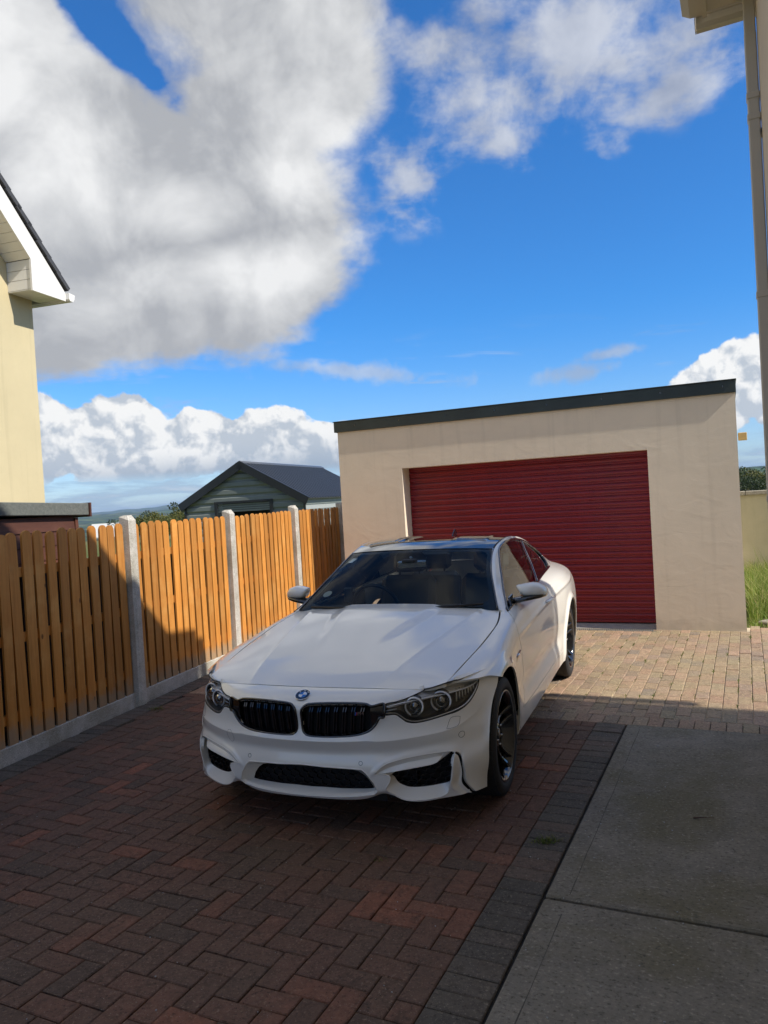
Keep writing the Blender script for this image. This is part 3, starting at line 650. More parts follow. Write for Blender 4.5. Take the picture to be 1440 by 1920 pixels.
    while k*st < Lr-.1 and k < 30:
        Mk = Matrix.Translation((ae+.05, over+.03, z_e+.035)) @ Matrix.Rotation(R(45), 4, 'Y') @ Matrix.Translation((-k*(st if not caps else .33), 0, .012))
        if caps:
            Mk = Matrix.Translation((xk+.012, over+.002, z_e-.0)) @ Matrix.Rotation(R(45), 4, 'Y') @ Matrix.Translation((-k*.33, 0, .0))
            o = share('verge_cap', me, rf); o.matrix_local = Mk; o = share('cap_collar', me2, rf); o.matrix_local = Mk
            if k*.33 > Lr: break
        else: o = share('verge_slate', me, rf); o.matrix_local = Mk @ Matrix.Rotation(random.gauss(0, .012), 4, 'Y')
        k += 1
    # gutter along the far eave
    gp = [(ae+.012, z_e-.02), (ae+.012, z_e-.105), (ae+.035, z_e-.13), (ae+.095, z_e-.13), (ae+.125, z_e-.085), (ae+.135, z_e-.03), (ae+.125, z_e-.03), (ae+.115, z_e-.08), (ae+.09, z_e-.12), (ae+.04, z_e-.12), (ae+.022, z_e-.10), (ae+.022, z_e-.02)]
    mb = MB(); mb.prism([(x, over+.05, z) for x, z in gp], (0, -width*.6, 0)); mb.prism([(x, over+.052, z) for x, z in gp[:6]], (0, .006, 0)); mb.build('gutter', trim, h)
    return h
b16 = R(16.5)
lh = gable_house('neighbour_house', (-4.66, 10.50), (math.sin(b16), math.cos(b16)), (math.cos(b16), -math.sin(b16)), 4.72, .40, .18, -.44, 9.5, 8.0, M['render_yellow'], M['upvc'])
tag(lh, 'cream yellow rendered neighbouring house gable with white barge boards beyond the fence on the left', 'house')
oh = gable_house('house', tuple(W(.27, -3.57))[:2], tuple(VX)[:2], tuple(-UX)[:2], 4.955, .325, .03, -.79, 9.6, 8.5, M['render_house'], M['upvc_beige'], caps=True, flat=(-.64, 5.02, 0))
mb = MB(); mb.prism([(.03, y, z) for y, z in [(.326, 4.955), (.326, 5.01), (.455, 5.02), (.46, 4.99), (.41, 4.96)]], (-.66, 0, 0)); mb.build('verge_cap', M['upvc_beige'], oh)
tag(oh, 'beige rendered house wall at the right edge with overhanging verge and square downpipe', 'house')
mb = MB(); mb.box((-.115, .006, .02), (-.045, .080, 4.68), bev=.008); dp = mb.build('downpipe', M['upvc_beige'], oh)
for z in (4.10, 4.24, 2.92, 1.55): mb = MB(); mb.box((-.120, .003, z), (-.040, .085, z+.045), bev=.006); mb.build('pipe_collar', M['upvc_beige'], dp)
for z in (4.0, 2.6, 1.2): mb = MB(); mb.box((-.13, .001, z), (-.03, .006, z+.03)); mb.build('pipe_bracket', M['gloss_black'], dp)
mb = MB(); mb.box((-.112, .008, 4.67), (-.048, .078, 4.95), bev=.006); mb.build('pipe_offset', M['upvc_beige'], dp)

# ---------------------------------------------------------------- brown timber shed beyond the fence
sd = FD; t0, t1 = -2.6, 1.50; back = .42
shed = bpy.data.objects.new('timber_shed', None); COL.objects.link(shed); Cn = FA+FD*t1-FN*back
shed.matrix_world = Matrix(((FD.x, FN.x, 0, Cn.x), (FD.y, FN.y, 0, Cn.y), (0, 0, 1, 0), (0, 0, 0, 1)))
tag(shed, 'brown timber shed with grey felt roof edge behind the left end of the fence', 'shed')
tl = .045
for k in range(14):
    z = .05+k*.12; mb = MB(); mb.prism([(-4.2, 0, z), (-4.2, .016, z+.002), (-4.2, .006, z+.116), (-4.2, 0, z+.116)], (4.12, 0, 0)); mb.build('board', M['shed_wood'], shed)
mb = MB(); mb.box((-4.2, -2.2, 0), (-.07, -.002, 1.74)); mb.build('wall', M['shed_wood'], shed)
mb = MB(); mb.box((-.078, -.06, .02), (-.04, .022, 1.72)); mb.build('corner_post', M['shed_wood'], shed)
Mt = Matrix.Rotation(R(1.7), 4, 'Y')
mb = MB(); mb.box((-4.4, -2.4, 1.735), (.0, .07, 1.845), Mt, bev=.006); mb.build('roof_edge', M['felt'], shed)
mb = MB(); mb.box((.001, -2.4, 1.722), (.022, .082, 1.850), Mt); mb.build('roof_trim', M['shed_wood'], shed)

# ---------------------------------------------------------------- grey metal shed
M['clad'] = pbr('goosewing_cladding', (.20, .225, .21), .38, .1, .2, var=.08); M['black_metal'] = pbr('black_metal', (.022, .024, .027), .38, 0, .2)
M['roof_black'] = pbr('black_roof_sheet', (.055, .060, .070), .42, 0, .2)
ms = empty('metal_shed', (-3.665, 20.0, 0), -b16); tag(ms, 'grey green metal shed with black pitched sheet roof and dark roller doorway beyond the fence', 'shed')
HW, AP, EV, DP = 1.74, 2.87, 1.90, 5.7; sl = (AP-EV)/HW
def topz(x): return AP-sl*abs(x)
for k in range(14):
    z0, z1 = .0+k*.205, .0+(k+1)*.205
    if z0 > AP-.08: break
    segs = [(-HW, HW)]
    if z1 < 1.87: segs = [(-HW, -.78), (.78, HW)]
    for a, b_ in segs:
        for zz0, zz1, y0, y1 in ((z0, z0+.04, 0.0, -.028), (z0+.04, z0+.135, -.028, -.028), (z0+.135, z0+.165, -.028, 0.0), (z0+.165, z1, 0.0, 0.0)):
            la = [max(a, -(AP-z)/sl) for z in (zz0, zz1)]; lb = [min(b_, (AP-z)/sl) for z in (zz0, zz1)]
            if la[0] >= lb[0] or zz0 > AP: continue
            if la[1] > lb[1]: la[1] = lb[1] = (la[1]+lb[1])/2
            mb = MB(); mb.add([(la[0], y0, zz0), (lb[0], y0, zz0), (lb[1], y1, zz1), (la[1], y1, zz1)], [(0, 1, 2, 3)])
            if zz0 == z0: acc = MB()
            acc.v += [tuple(v) for v in mb.v]; n = len(acc.v)-4; acc.f.append((n, n+1, n+2, n+3)); acc.m.append(0); acc.sm.append(False)
            if y0 == 0 and y1 == 0: acc.build('cladding_sheet', M['clad'], ms)
mb = MB(); mb.box((HW-.01, 0.0, 0), (HW, DP, EV)); mb.box((-HW, 0.0, 0), (-HW+.01, DP, EV)); mb.build('side_wall', pbr('pale_cladding', (.36, .38, .37), .4), ms)
for k in range(9): mb = MB(); mb.box((HW+.002, .02, .1+k*.2), (HW+.018, DP, .18+k*.2)); mb.build('side_rib', M['clad'], ms)
for sg in (1, -1):
    mb = MB(); L = math.hypot(HW+.14, sl*(HW+.14)); an = math.atan(sl)
    Mr = Matrix.Translation((0, 0, AP+.03)) @ Matrix.Rotation(sg*an, 4, 'Y')
    x0, x1 = (0, L) if sg > 0 else (-L, 0)
    mb.box((x0, -.10, -.02), (x1, DP+.1, .0), Mr); rf = mb.build('roof', M['roof_black'], ms)
    for k in range(30):
        y = -.02+k*.195; mb = MB(); mb.box((x0, y, .001), (x1, y+.05, .030), Mr); mb.build('roof_rib', M['roof_black'], rf)
    mb = MB(); mb.box((x0, -.13, -.17), (x1, -.10, .035), Mr); mb.build('verge_trim', M['black_metal'], ms)
mb = MB(); mb.prism([(-.12, -.12, AP-.005), (0, -.12, AP+.055), (.12, -.12, AP-.005), (.12, -.12, AP+.012), (0, -.12, AP+.072), (-.12, -.12, AP+.012)], (0, DP+.2, 0)); mb.build('ridge_cap', M['roof_black'], ms)
for x in (-HW-.01, HW-.04): mb = MB(); mb.box((x, -.05, 0), (x+.06, -.03, EV+.02)); mb.build('corner_trim', M['black_metal'], ms)
mb = MB(); mb.box((-.84, -.06, 0), (-.76, -.03, 1.90)); mb.box((.76, -.06, 0), (.84, -.03, 1.90)); mb.box((-.759, -.06, 1.84), (.759, -.03, 1.90)); mb.build('door_frame', M['black_metal'], ms)
for k in range(4): mb = MB(); mb.box((-.75, -.01, 1.62+k*.055), (.75, .005, 1.665+k*.055)); mb.build('shutter_slat', M['clad'], ms)
mb = MB(); mb.box((-.9, .5, 0), (.9, .52, 1.9)); mb.build('doorway_dark', M['void'], ms)

# ---------------------------------------------------------------- garden wall on the right, grass
gw = empty('garden_wall', (0, 0, 0)); gw.matrix_world = MF.copy(); tag(gw, 'cream rendered garden wall with stone coping behind the long grass right of the garage', 'wall')
mb = MB(); mb.box((-2.2, 5.0, -.1), (4.5, 5.2, 1.42)); mb.build('wall', M['render_wall'], gw)
for k in range(9): mb = MB(); mb.box((-2.2+k*.75, 4.94, 1.422), (-2.2+k*.75+.742, 5.26, 1.49), bev=.008); mb.build('coping_stone', M['coping'], gw)
def blade_mat(name, c0, c1, c2):
    m, b, out = new_mat(name); p = b.new('ShaderNodeBsdfPrincipled'); p.inputs['Roughness'].default_value = .6
    a = b.new('ShaderNodeAttribute'); a.attribute_name = 'rnd'; c = b.ramp(a.outputs['Fac'], [(0, c0), (.55, c1), (1, c2)]); b.L.new(c, p.inputs['Base Color'])
    t = b.new('ShaderNodeBsdfTranslucent'); b.L.new(c, t.inputs[0]); mx = b.new('ShaderNodeMixShader'); mx.inputs[0].default_value = .35
    b.L.new(p.outputs[0], mx.inputs[1]); b.L.new(t.outputs[0], mx.inputs[2]); b.L.new(mx.outputs[0], out.inputs[0]); return m
M['grass'] = blade_mat('grass_blades', (.09, .15, .015), (.19, .28, .03), (.50, .44, .20)); M['weed'] = blade_mat('weed_leaves', (.06, .11, .015), (.13, .17, .02), (.25, .24, .06))
def blades(name, pts, hts, width, lean, mat, parent=None, kind='stuff'):
    V, F, A = [], [], []
    for (x, y, z), h in zip(pts, hts):
        a = random.uniform(0, 6.283); w = width*random.uniform(.6, 1.3); l = h*lean*random.uniform(.1, 1.4); b_ = random.uniform(0, 6.283); dx, dy = math.cos(a)*w/2, math.sin(a)*w/2; lx, ly = math.cos(b_)*l, math.sin(b_)*l
        n = len(V); V += [(x-dx, y-dy, z), (x+dx, y+dy, z), (x+dx*.8+lx*.3, y+dy*.8+ly*.3, z+h*.5), (x-dx*.8+lx*.3, y-dy*.8+ly*.3, z+h*.5), (x+lx, y+ly, z+h*(1-.3*lean))]
        F += [(n, n+1, n+2, n+3), (n+3, n+2, n+4)]; A += [random.random()]*5
    o = mesh_obj(name, V, F, mat, parent); at = o.data.attributes.new('rnd', 'FLOAT', 'POINT'); at.data.foreach_set('value', np.array(A, np.float32))
    if kind: o['kind'] = kind
    return o
pts, hts = [], []
for _ in range(15000):
    u, v = random.uniform(.03, 1.5), random.uniform(.32, 4.9)
    if random.random() < .2: u, v = random.uniform(-.6, .1), random.uniform(1.5, 4.9)
    if u < .03 and not (u*.0+v > 4.0): continue
    d = sstep(.3, 1.9, v)
    if random.random() > .35+.65*d: continue
    p = W(u, v, -.05); pts.append(tuple(p)); hts.append(float(random.uniform(.05, .13)+d*random.uniform(.08, .42)))
blades('grass', pts, hts, .009, .55, M['grass'])
pts, hts = [], []
for _ in range(140):
    p = W(random.uniform(.05, 1.6), random.uniform(2.0, 4.9), 0); pts.append(tuple(p)); hts.append(random.uniform(.5, .85))
blades('seeding_grass', pts, hts, .006, .35, M['grass'])
mb = MB(); mb.box((-.09, -.06, 0), (.09, .06, .035), bev=.01); o = mb.build('loose_slab', M['coping']); o.matrix_world = Matrix.Translation(W(.22, .62, -.02)) @ Matrix.Rotation(.5, 4, 'Z'); tag(o, 'small grey slab of stone lying in the grass by the garage corner', 'stone')
# weeds in the joints
pts, hts = [], []
cent = [(W(random.uniform(-2.3, .9), random.uniform(-3.2, -.2)), random.choice([3, 5, 8, 14])) for _ in range(150)]
for c, n in cent:
    i = round(((c-G0).dot(UX)-EDGE_U)/PI_); u = EDGE_U+i*PI_
    for _ in range(n*2):
        p = W(u+random.gauss(0, .006), (c-G0).dot(VX)+random.gauss(0, .035), -.008); pts.append(tuple(p)); hts.append(random.uniform(.008, .024))
blades('joint_weeds', pts, hts, .006, .9, M['weed'])
def tuft(c, n, s, h, label):
    pts = [(c[0]+random.gauss(0, s), c[1]+random.gauss(0, s*.6), -.01) for _ in range(n)]; o = blades('grass_tuft', pts, [random.uniform(.4, 1)*h for _ in pts], .004, 1.1, M['weed'], None, None); tag(o, label, 'weed', 'weeds between the bricks')
def gp(px, py):
    d = _F*1.0+_RX*((px-720)/1425.9)+_UP*((960-py)/1425.9); t = -CAM_H/d.z; return Vector((d.x*t, d.y*t, 0))
tuft(gp(1025, 1577), 160, .030, .045, 'green grass tuft in the dark edging bricks beside the concrete path')
tuft(gp(292, 1330), 120, .045, .05, 'flat grass tuft between bricks near the foot of the fence')
tuft(gp(712, 1612), 40, .018, .03, 'tiny sprig growing between bricks in front of the car')
# twigs and litter on the path
tw = MB(); a = gp(1300, 1537); tw.tube([a+Vector((0, 0, .010)), a+Vector((.05, -.01, .013)), a+Vector((.10, -.015, .010))], [.004, .002, .0012], 5); tag(tw.build('twig', M['shed_wood']), 'thin dark twig lying on the concrete path', 'twig')
st_ = MB()
for _ in range(160):
    u, v = random.uniform(EDGE_U+.02, .24), random.uniform(-8.6, -3.85); p = W(u, v, .005); s = random.uniform(.0012, .0035); Mx_ = Matrix.Translation(p) @ Matrix.Rotation(random.uniform(0, 6), 4, 'Z'); st_.box((-s, -s*.7, 0), (s, s*.7, s), Mx_)
for _ in range(260):
    u, v = random.uniform(-5, EDGE_U), random.uniform(-8.6, -3.85); p = W(u, v, .0); s = random.uniform(.0010, .003); Mx_ = Matrix.Translation(p) @ Matrix.Rotation(random.uniform(0, 6), 4, 'Z'); st_.box((-s, -s*.7, 0), (s, s*.7, s), Mx_)
tag(st_.build('grit', M['threshold']), kind='stuff')

# ---------------------------------------------------------------- trees and houses in the distance
M['bark'] = pbr('bark', (.06, .045, .03), .9, bump=.6, bscale=20)
M['leaf_a'] = blade_mat('leaves_yellow', (.05, .07, .015), (.11, .12, .025), (.20, .17, .04)); M['leaf_b'] = blade_mat('leaves_dark', (.015, .028, .010), (.03, .05, .015), (.06, .08, .025))
def tree(x, y, h, wdt, leaf, label, group=None, trunk=.18, n=5200):
    z0 = float(terrain_h(np.array([x]), np.array([y]))[0]); t = empty('tree', (x, y, z0)); tag(t, label, 'tree', group)
    mb = MB(); mb.tube([(0, 0, 0), (.02*h, 0, h*.3), (-.01*h, .02*h, h*.7)], [h*.03, h*.022, h*.008], 8); tips = []
    for k in range(7):
        a = k*2.4; zz = h*(trunk+.07*k); e = (math.cos(a)*wdt*.38, math.sin(a)*wdt*.38, zz+h*.16); mb.tube([(0, 0, zz*.9), (e[0]*.5, e[1]*.5, zz+h*.05), e], [h*.012, h*.008, h*.003], 5); tips.append(e)
    mb.build('trunk', M['bark'], t); V, F, A = [], [], []
    cl = [(random.gauss(0, wdt*.24), random.gauss(0, wdt*.24), h*(trunk+.12)+abs(random.gauss(.3, .28))*h*(.62), wdt*random.uniform(.09, .20)) for _ in range(34)]+[(e[0], e[1], e[2], wdt*.15) for e in tips]
    for _ in range(n):
        c = random.choice(cl); p = np.random.default_rng(random.randrange(1 << 30)).normal(size=3); p = p/np.linalg.norm(p)*c[3]*random.uniform(.6, 1.1); q = np.array(c[:3])+p*np.array([1, 1, .75])
        if q[2] > h: continue
        s = h*.024*random.uniform(.7, 1.5); d1 = RNG.normal(size=3); d1 /= np.linalg.norm(d1); d2 = np.cross(d1, RNG.normal(size=3)); d2 /= np.linalg.norm(d2); k = len(V)
        V += [tuple(q-d1*s), tuple(q+d2*s*.6), tuple(q+d1*s), tuple(q-d2*s*.6)]; F.append((k, k+1, k+2, k+3)); A += [random.random()]*4
    o = mesh_obj('crown', V, F, leaf, t); at = o.data.attributes.new('rnd', 'FLOAT', 'POINT'); at.data.foreach_set('value', np.array(A, np.float32))
def az_at(px, r): 
    v = _F+_RX*((px-720)/1425.9)+_UP*((960-930)/1425.9); return v.x/v.y*r
for px, r, h, w, lf, lb in ((292, 46, 2.0, 3.3, 'leaf_a', 'low round yellow green bush showing over the fence right of the first concrete post'), (268, 60, 1.9, 3.2, 'leaf_b', 'dark low bush behind the fence beside the first concrete post'),
        (332, 50, 2.1, 2.2, 'leaf_a', 'brownish bush against the left corner of the metal shed'), (346, 70, 2.6, 2.6, 'leaf_b', 'dark tree just left of the metal shed roof'),
        (1396, 55, 2.7, 5.0, 'leaf_b', 'dark tree above the garden wall right of the garage'), (1425, 62, 2.5, 5.0, 'leaf_b', 'dark tree above the garden wall next to the downpipe'), (1440, 58, 2.6, 4.5, 'leaf_a', 'green tree above the garden wall at the photo edge')):
    x = az_at(px, r); z0 = float(terrain_h(np.array([x]), np.array([r]))[0]); tree(x, r, h-z0-.3 if False else (h-z0 if z0 < -.3 else h), w, M[lf], lb)
M['far_white'] = pbr('far_render', (.50, .50, .48), .8); M['far_roof'] = pbr('far_roof', (.09, .09, .10), .8)
def far_house(px, r, w, d, h, rot, label, roofcol='far_roof', drop=0):
    x = az_at(px, r); z0 = float(terrain_h(np.array([x]), np.array([r]))[0])-.3; t = empty('far_house', (x, r, z0), R(rot)); tag(t, label, 'house')
    mb = MB(); mb.box((-w/2, 0, 0), (w/2, d, h)); mb.prism([(-w/2, 0, h), (-w/2, d, h), (-w/2, d/2, h+d*.32)], (w, 0, 0)); mb.build('wall', M['far_white'], t)
    mb = MB()
    for s in (0, 1): mb.prism([(-w/2-.3, d/2, h+d*.36), (-w/2-.3, (-.3 if s == 0 else d+.3), h-.08), (-w/2-.3, (-.3 if s == 0 else d+.3), h+.12), (-w/2-.3, d/2, h+d*.36+.18)], (w+.6, 0, 0))
    mb.build('roof', M[roofcol], t)
    for k in range(3): mb = MB(); mb.box((-w*.36+k*w*.3, -.05, h*.35), (-w*.36+k*w*.3+w*.12, -.01, h*.75)); mb.build('window', M['void'], t)
far_house(200, 130, 6, 6, 1.6, 10, 'small white building far off above the fence left of the first concrete post', 'far_white')
far_house(421, 230, 8, 7, 6.2, -12, 'white distant house visible just left of the second concrete post')
far_house(250, 420, 12, 8, 5, 20, 'tiny pale farmhouse far down in the valley beyond the fence')
far_house(318, 520, 14, 8, 5, -20, 'tiny pale house in the valley between the bush and the metal shed')

# ---------------------------------------------------------------- surface maths
def nspline(ts, P):
    """natural cubic spline through P (n,...) at knots ts; returns f(t array)"""
    ts = np.asarray(ts, float); P = np.asarray(P, float); n = len(ts)
    if n == 2:
        return lambda t: P[0] + (P[1]-P[0]) * ((np.asarray(t)-ts[0])/(ts[1]-ts[0])).reshape((-1,)+(1,)*(P.ndim-1))
    h = np.diff(ts); A = np.zeros((n, n)); R = np.zeros((n,)+P.shape[1:])
    A[0, 0] = A[-1, -1] = 1
    for i in range(1, n-1):
        A[i, i-1] = h[i-1]; A[i, i] = 2*(h[i-1]+h[i]); A[i, i+1] = h[i]
        R[i] = 6*((P[i+1]-P[i])/h[i] - (P[i]-P[i-1])/h[i-1])
    M = np.linalg.solve(A, R.reshape(n, -1)).reshape(R.shape)
    def f(t):
        t = np.asarray(t, float); k = np.clip(np.searchsorted(ts, t, side='right')-1, 0, n-2)
        sh = (-1,)+(1,)*(P.ndim-1)
        a = ((ts[k+1]-t)/h[k]).reshape(sh); b = 1-a; hk = h[k].reshape(sh)
        return a*P[k]+b*P[k+1]+((a**3-a)*M[k]+(b**3-b)*M[k+1])*hk**2/6
    return f

def tgrid(ku, kv, ctrl, U, V):
    """ctrl[len(kv)][len(ku)] points, spline in both ways; returns (len(V), len(U), 3)"""
    c = np.asarray(ctrl, float)
    rows = nspline(kv, c)(V)                      # (nV, nu, 3)
    return np.swapaxes(nspline(ku, np.swapaxes(rows, 0, 1))(U), 0, 1)

def sstep(a, b, x):
    t = np.clip((x-a)/(b-a), 0, 1); return t*t*(3-2*t)

# ---------------------------------------------------------------- body surfaces of the car (left half, x >= 0)
# x to the car's left, y rearwards from the front axle, z up
def plan(x):
    return nspline([-.2, 0, .2, .32, .45, .57, .68, .78, .86, .90],
                   [.005, 0, .006, .022, .055, .105, .17, .265, .40, .50])(np.atleast_1d(x))
BU_X = [0, .16, .32, .45, .57, .68, .78, .855, .895]
def bumper_ctrl():
    #      z      y0    k   extra x scale at the corner
    rows = [(.200, -.765, .80, .965), (.245, -.785, .82, .975), (.300, -.795, .85, .985), (.380, -.800, .88, .993), (.445, -.792, 1.0, 1.0),
            (.505, -.803, 1.08, 1.0), (.550, -.795, 1.12, 1.0), (.620, -.798, 1.18, .998), (.685, -.795, 1.25, .99),
            (.722, -.750, 1.2, .975), (.745, -.672, .95, .955)]
    top = [(0, -.668, .7475), (.16, -.664, .747), (.32, -.648, .745), (.44, -.626, .741), (.545, -.599, .736), (.63, -.567, .733), (.715, -.515, .750), (.805, -.37, .765)]
    foot = [(0, -.765, .198), (.16, -.762, .199), (.33, -.745, .210), (.43, -.727, .236), (.545, -.688, .192), (.68, -.620, .190), (.795, -.530, .190), (.845, -.44, .182)]
    last = [(.862, -.365, .170), (.868, -.372, .235), (.882, -.383, .30), (.888, -.382, .380), (.890, -.369, .445),
            (.892, -.345, .505), (.893, -.318, .550), (.898, -.258, .620), (.906, -.17, .680), (.904, -.155, .725), (.88, -.175, .765)]
    out = []
    for r, (z, y0, k, sx) in enumerate(rows):
        row = []
        for c, x in enumerate(BU_X[:-1]):
            w = c/8.0
            yy = y0+float(plan(x)[0])*k
            zz = z
            if r <= 2: zz = z-.012*(1-w)*(1 if r == 0 else .6)
            if r >= 9: zz = z+[.0, .008][r-9]-(.0 if c < 4 else .004*(c-3))*(r-8)*.6+(.012*(c-5) if c > 5 else 0)*(r-8)*.55
            if r >= 9 and c > 4: yy += [.0, .012][r-9]*(c-4)
            if r == 10: row.append(top[c]); continue
            if r == 0: row.append(foot[c]); continue
            if r == 1 and c == 3: zz += .016
            row.append((x*(sx if c > 3 else 1), yy, zz))
        row.append(last[r]); out.append(row)
    return out
BU_KU = [0, 1, 2, 3, 4, 5, 6, 7, 8]
BU_KV = [0, .5, 1.1, 1.9, 2.6, 3.2, 3.7, 4.4, 5.1, 5.6, 6.3]
def bumper(U, V):
    S = tgrid(BU_KU, BU_KV, bumper_ctrl(), U, V)
    x, z = S[..., 0], S[..., 2]
    # the fascia steps in below the belt crease towards the outer air intakes
    return S

SI_Y = [-.62, -.40, -.20, 0, .25, .50, .75, 1.30, 1.90, 2.35, 2.81, 3.30, 3.62, 3.82]
SI_C = [
 [(.80,.21),(.815,.34),(.82,.48),(.82,.60),(.81,.66),(.785,.70),(.74,.722),(.68,.735)],
 [(.855,.21),(.87,.34),(.878,.48),(.880,.61),(.872,.685),(.845,.728),(.80,.750),(.725,.768)],
 [(.875,.21),(.89,.34),(.900,.48),(.908,.62),(.905,.700),(.885,.752),(.838,.783),(.748,.799)],
 [(.885,.215),(.90,.34),(.912,.48),(.920,.62),(.919,.710),(.901,.775),(.856,.812),(.769,.829)],
 [(.885,.22),(.90,.34),(.908,.48),(.913,.62),(.911,.720),(.896,.795),(.858,.843),(.782,.863)],
 [(.895,.225),(.90,.34),(.897,.48),(.899,.62),(.896,.735),(.886,.820),(.858,.876),(.789,.900)],
 [(.90,.225),(.905,.34),(.895,.48),(.899,.62),(.896,.745),(.884,.835),(.858,.897),(.795,.930)],
 [(.905,.225),(.912,.34),(.900,.48),(.905,.62),(.901,.758),(.886,.848),(.862,.905),(.800,.945)],
 [(.905,.225),(.915,.34),(.905,.48),(.912,.62),(.911,.765),(.900,.855),(.870,.915),(.800,.960)],
 [(.91,.225),(.92,.34),(.924,.48),(.934,.62),(.932,.765),(.918,.862),(.880,.938),(.785,.985)],
 [(.92,.225),(.93,.34),(.942,.48),(.950,.62),(.950,.745),(.938,.855),(.890,.945),(.77,1.000)],
 [(.90,.23),(.912,.34),(.924,.48),(.932,.62),(.928,.745),(.908,.855),(.850,.942),(.71,.998)],
 [(.85,.24),(.862,.34),(.872,.48),(.878,.62),(.872,.745),(.850,.850),(.79,.932),(.66,.984)],
 [(.74,.27),(.76,.34),(.765,.48),(.77,.62),(.765,.745),(.745,.845),(.70,.915),(.60,.965)]]
SI_KV = [0, 1, 2.0, 3.0, 3.8, 4.4, 5.0, 5.7]
def side(U, V):
    ctrl = np.array([[(SI_C[c][r][0], SI_Y[c], SI_C[c][r][1]) for c in range(len(SI_Y))] for r in range(8)])
    S = tgrid(SI_Y, SI_KV, ctrl, U, V)
    x, y, z = S[..., 0].copy(), S[..., 1], S[..., 2]
    # wheel arch flares: a raised band round each opening
    for yc, a in ((0, .012), (2.812, .016)):
        r = np.hypot(y-yc, z-.335); x += a*np.exp(-((r-.395)/.035)**2)*sstep(.16, .3, z)*(np.abs(y-yc) < .62)
    # scalloped door side between the sill and the character line
    x -= .020*np.exp(-((z-.44)/.07)**2)*sstep(.42, .75, y)*(1-sstep(2.0, 2.35, y))
    # shoulder crease from behind the front arch to the tail
    zc = .795+.035*(y-.5)
    x += .008*np.exp(-((z-zc)/.018)**2)*sstep(.45, .8, y)*(1-sstep(3.0, 3.5, y))
    S = S.copy(); S[..., 0] = x; return S

BO_Y = [-1, 0, 1, 2, 3, 4, 5]
BO_ROW = [  # (centre y, centre z), (edge x, y, z)
 ((-.668, .748), (.712, -.525, .752)),
 ((-.50, .795), (.728, -.40, .772)),
 ((-.26, .847), (.744, -.22, .797)),
 ((0.0, .891), (.765, 0.0, .828)),
 ((.28, .934), (.777, .24, .861)),
 ((.50, .964), (.780, .47, .895)),
 ((.66, .980), (.745, .72, .938))]
BO_F = [0, .28, .52, .76, .92, 1.0]
def bonnet(U, V):
    ctrl = []
    for i, ((yc, zc), (xe, ye, ze)) in enumerate(BO_ROW):
        row = []
        for f in BO_F:
            x = f*xe
            y = yc+(ye-yc)*f**2.6
            z = zc+(ze-zc)*(f**2.3)
            if i == 0: z = [.748, .7475, .743, .7345, .741, .752][BO_F.index(f)]; y = [-.668, -.658, -.635, -.598, -.560, -.520][BO_F.index(f)]; x = [0, .20, .37, .545, .65, .713][BO_F.index(f)]
            row.append((x, y, z))
        ctrl.append(row)
    S = tgrid(BO_F, BO_Y, ctrl, U, V).copy()
    x, y, z = S[..., 0], S[..., 1], S[..., 2]
    # power dome: broad at the windscreen, fading towards the nose
    hw = .20+.17*sstep(-.35, .65, y)
    dome = .017*(1-sstep(hw-.075, hw+.02, x))*sstep(-.25, .30, y)*(1-.25*sstep(.5, .66, y))
    # crease running from the windscreen corner forward to the kidney
    xc = .40+.22*(y+.55)/1.2
    cre = .0045*np.exp(-np.abs(x-xc)/np.where(x > xc, .022, .06))*sstep(-.66, -.35, y)
    S[..., 2] = z+dome+cre
    return S

# curve where windscreen / roof skin meet the body side: (y, x, z)
RAIL = [(.70,.742,.945),(.85,.690,1.040),(1.0,.643,1.128),(1.18,.604,1.222),(1.38,.580,1.298),(1.62,.588,1.346),(2.0,.598,1.352),(2.4,.605,1.305),
        (2.8,.610,1.222),(3.2,.615,1.118),(3.55,.61,1.02),(3.70,.60,.985)]
def rail(t):
    a = np.array(RAIL); return nspline(a[:, 0], a[:, [1, 0, 2]])(np.atleast_1d(t))
def belt(y):
    t = SI_Y; return nspline(t, np.array([(c[7][0], SI_Y[i], c[7][1]) for i, c in enumerate(SI_C)]))(np.atleast_1d(y))
def house(U, V):
    """greenhouse side: U = y station, V 0 (belt) .. 1 (rail)"""
    b = belt(U); r = rail(U); V = np.asarray(V)[:, None, None]
    S = b[None]*(1-V)+r[None]*V
    w = np.linalg.norm(b-r, axis=1)[None, :]
    v = V[..., 0]
    bow = .16*w*(v*(1-v))                       # outward bow of the glass and pillars
    S[..., 0] += bow*.55+.05*w*np.exp(-((v-.93)/.12)**2)*.3; S[..., 2] += bow*.35
    return S
def screen(U, V):
    """windscreen: U 0 centre .. 1 edge, V 0 base .. 1 top"""
    e = nspline([0, .35, .7, 1], [(.742, .70, .945), (.668, .93, 1.085), (.612, 1.14, 1.197), (.580, 1.38, 1.298)])(V)
    c = nspline([0, .35, .7, 1], [(0, .56, .930), (0, .78, 1.068), (0, 1.00, 1.205), (0, 1.205, 1.325)])(V)
    U = np.asarray(U)[None, :]; out = np.zeros((len(V), U.shape[1], 3))
    out[..., 0] = e[:, 0][:, None]*U
    for k in (1, 2):
        out[..., k] = c[:, k][:, None]+(e[:, k]-c[:, k])[:, None]*(U**2.4)
    return out
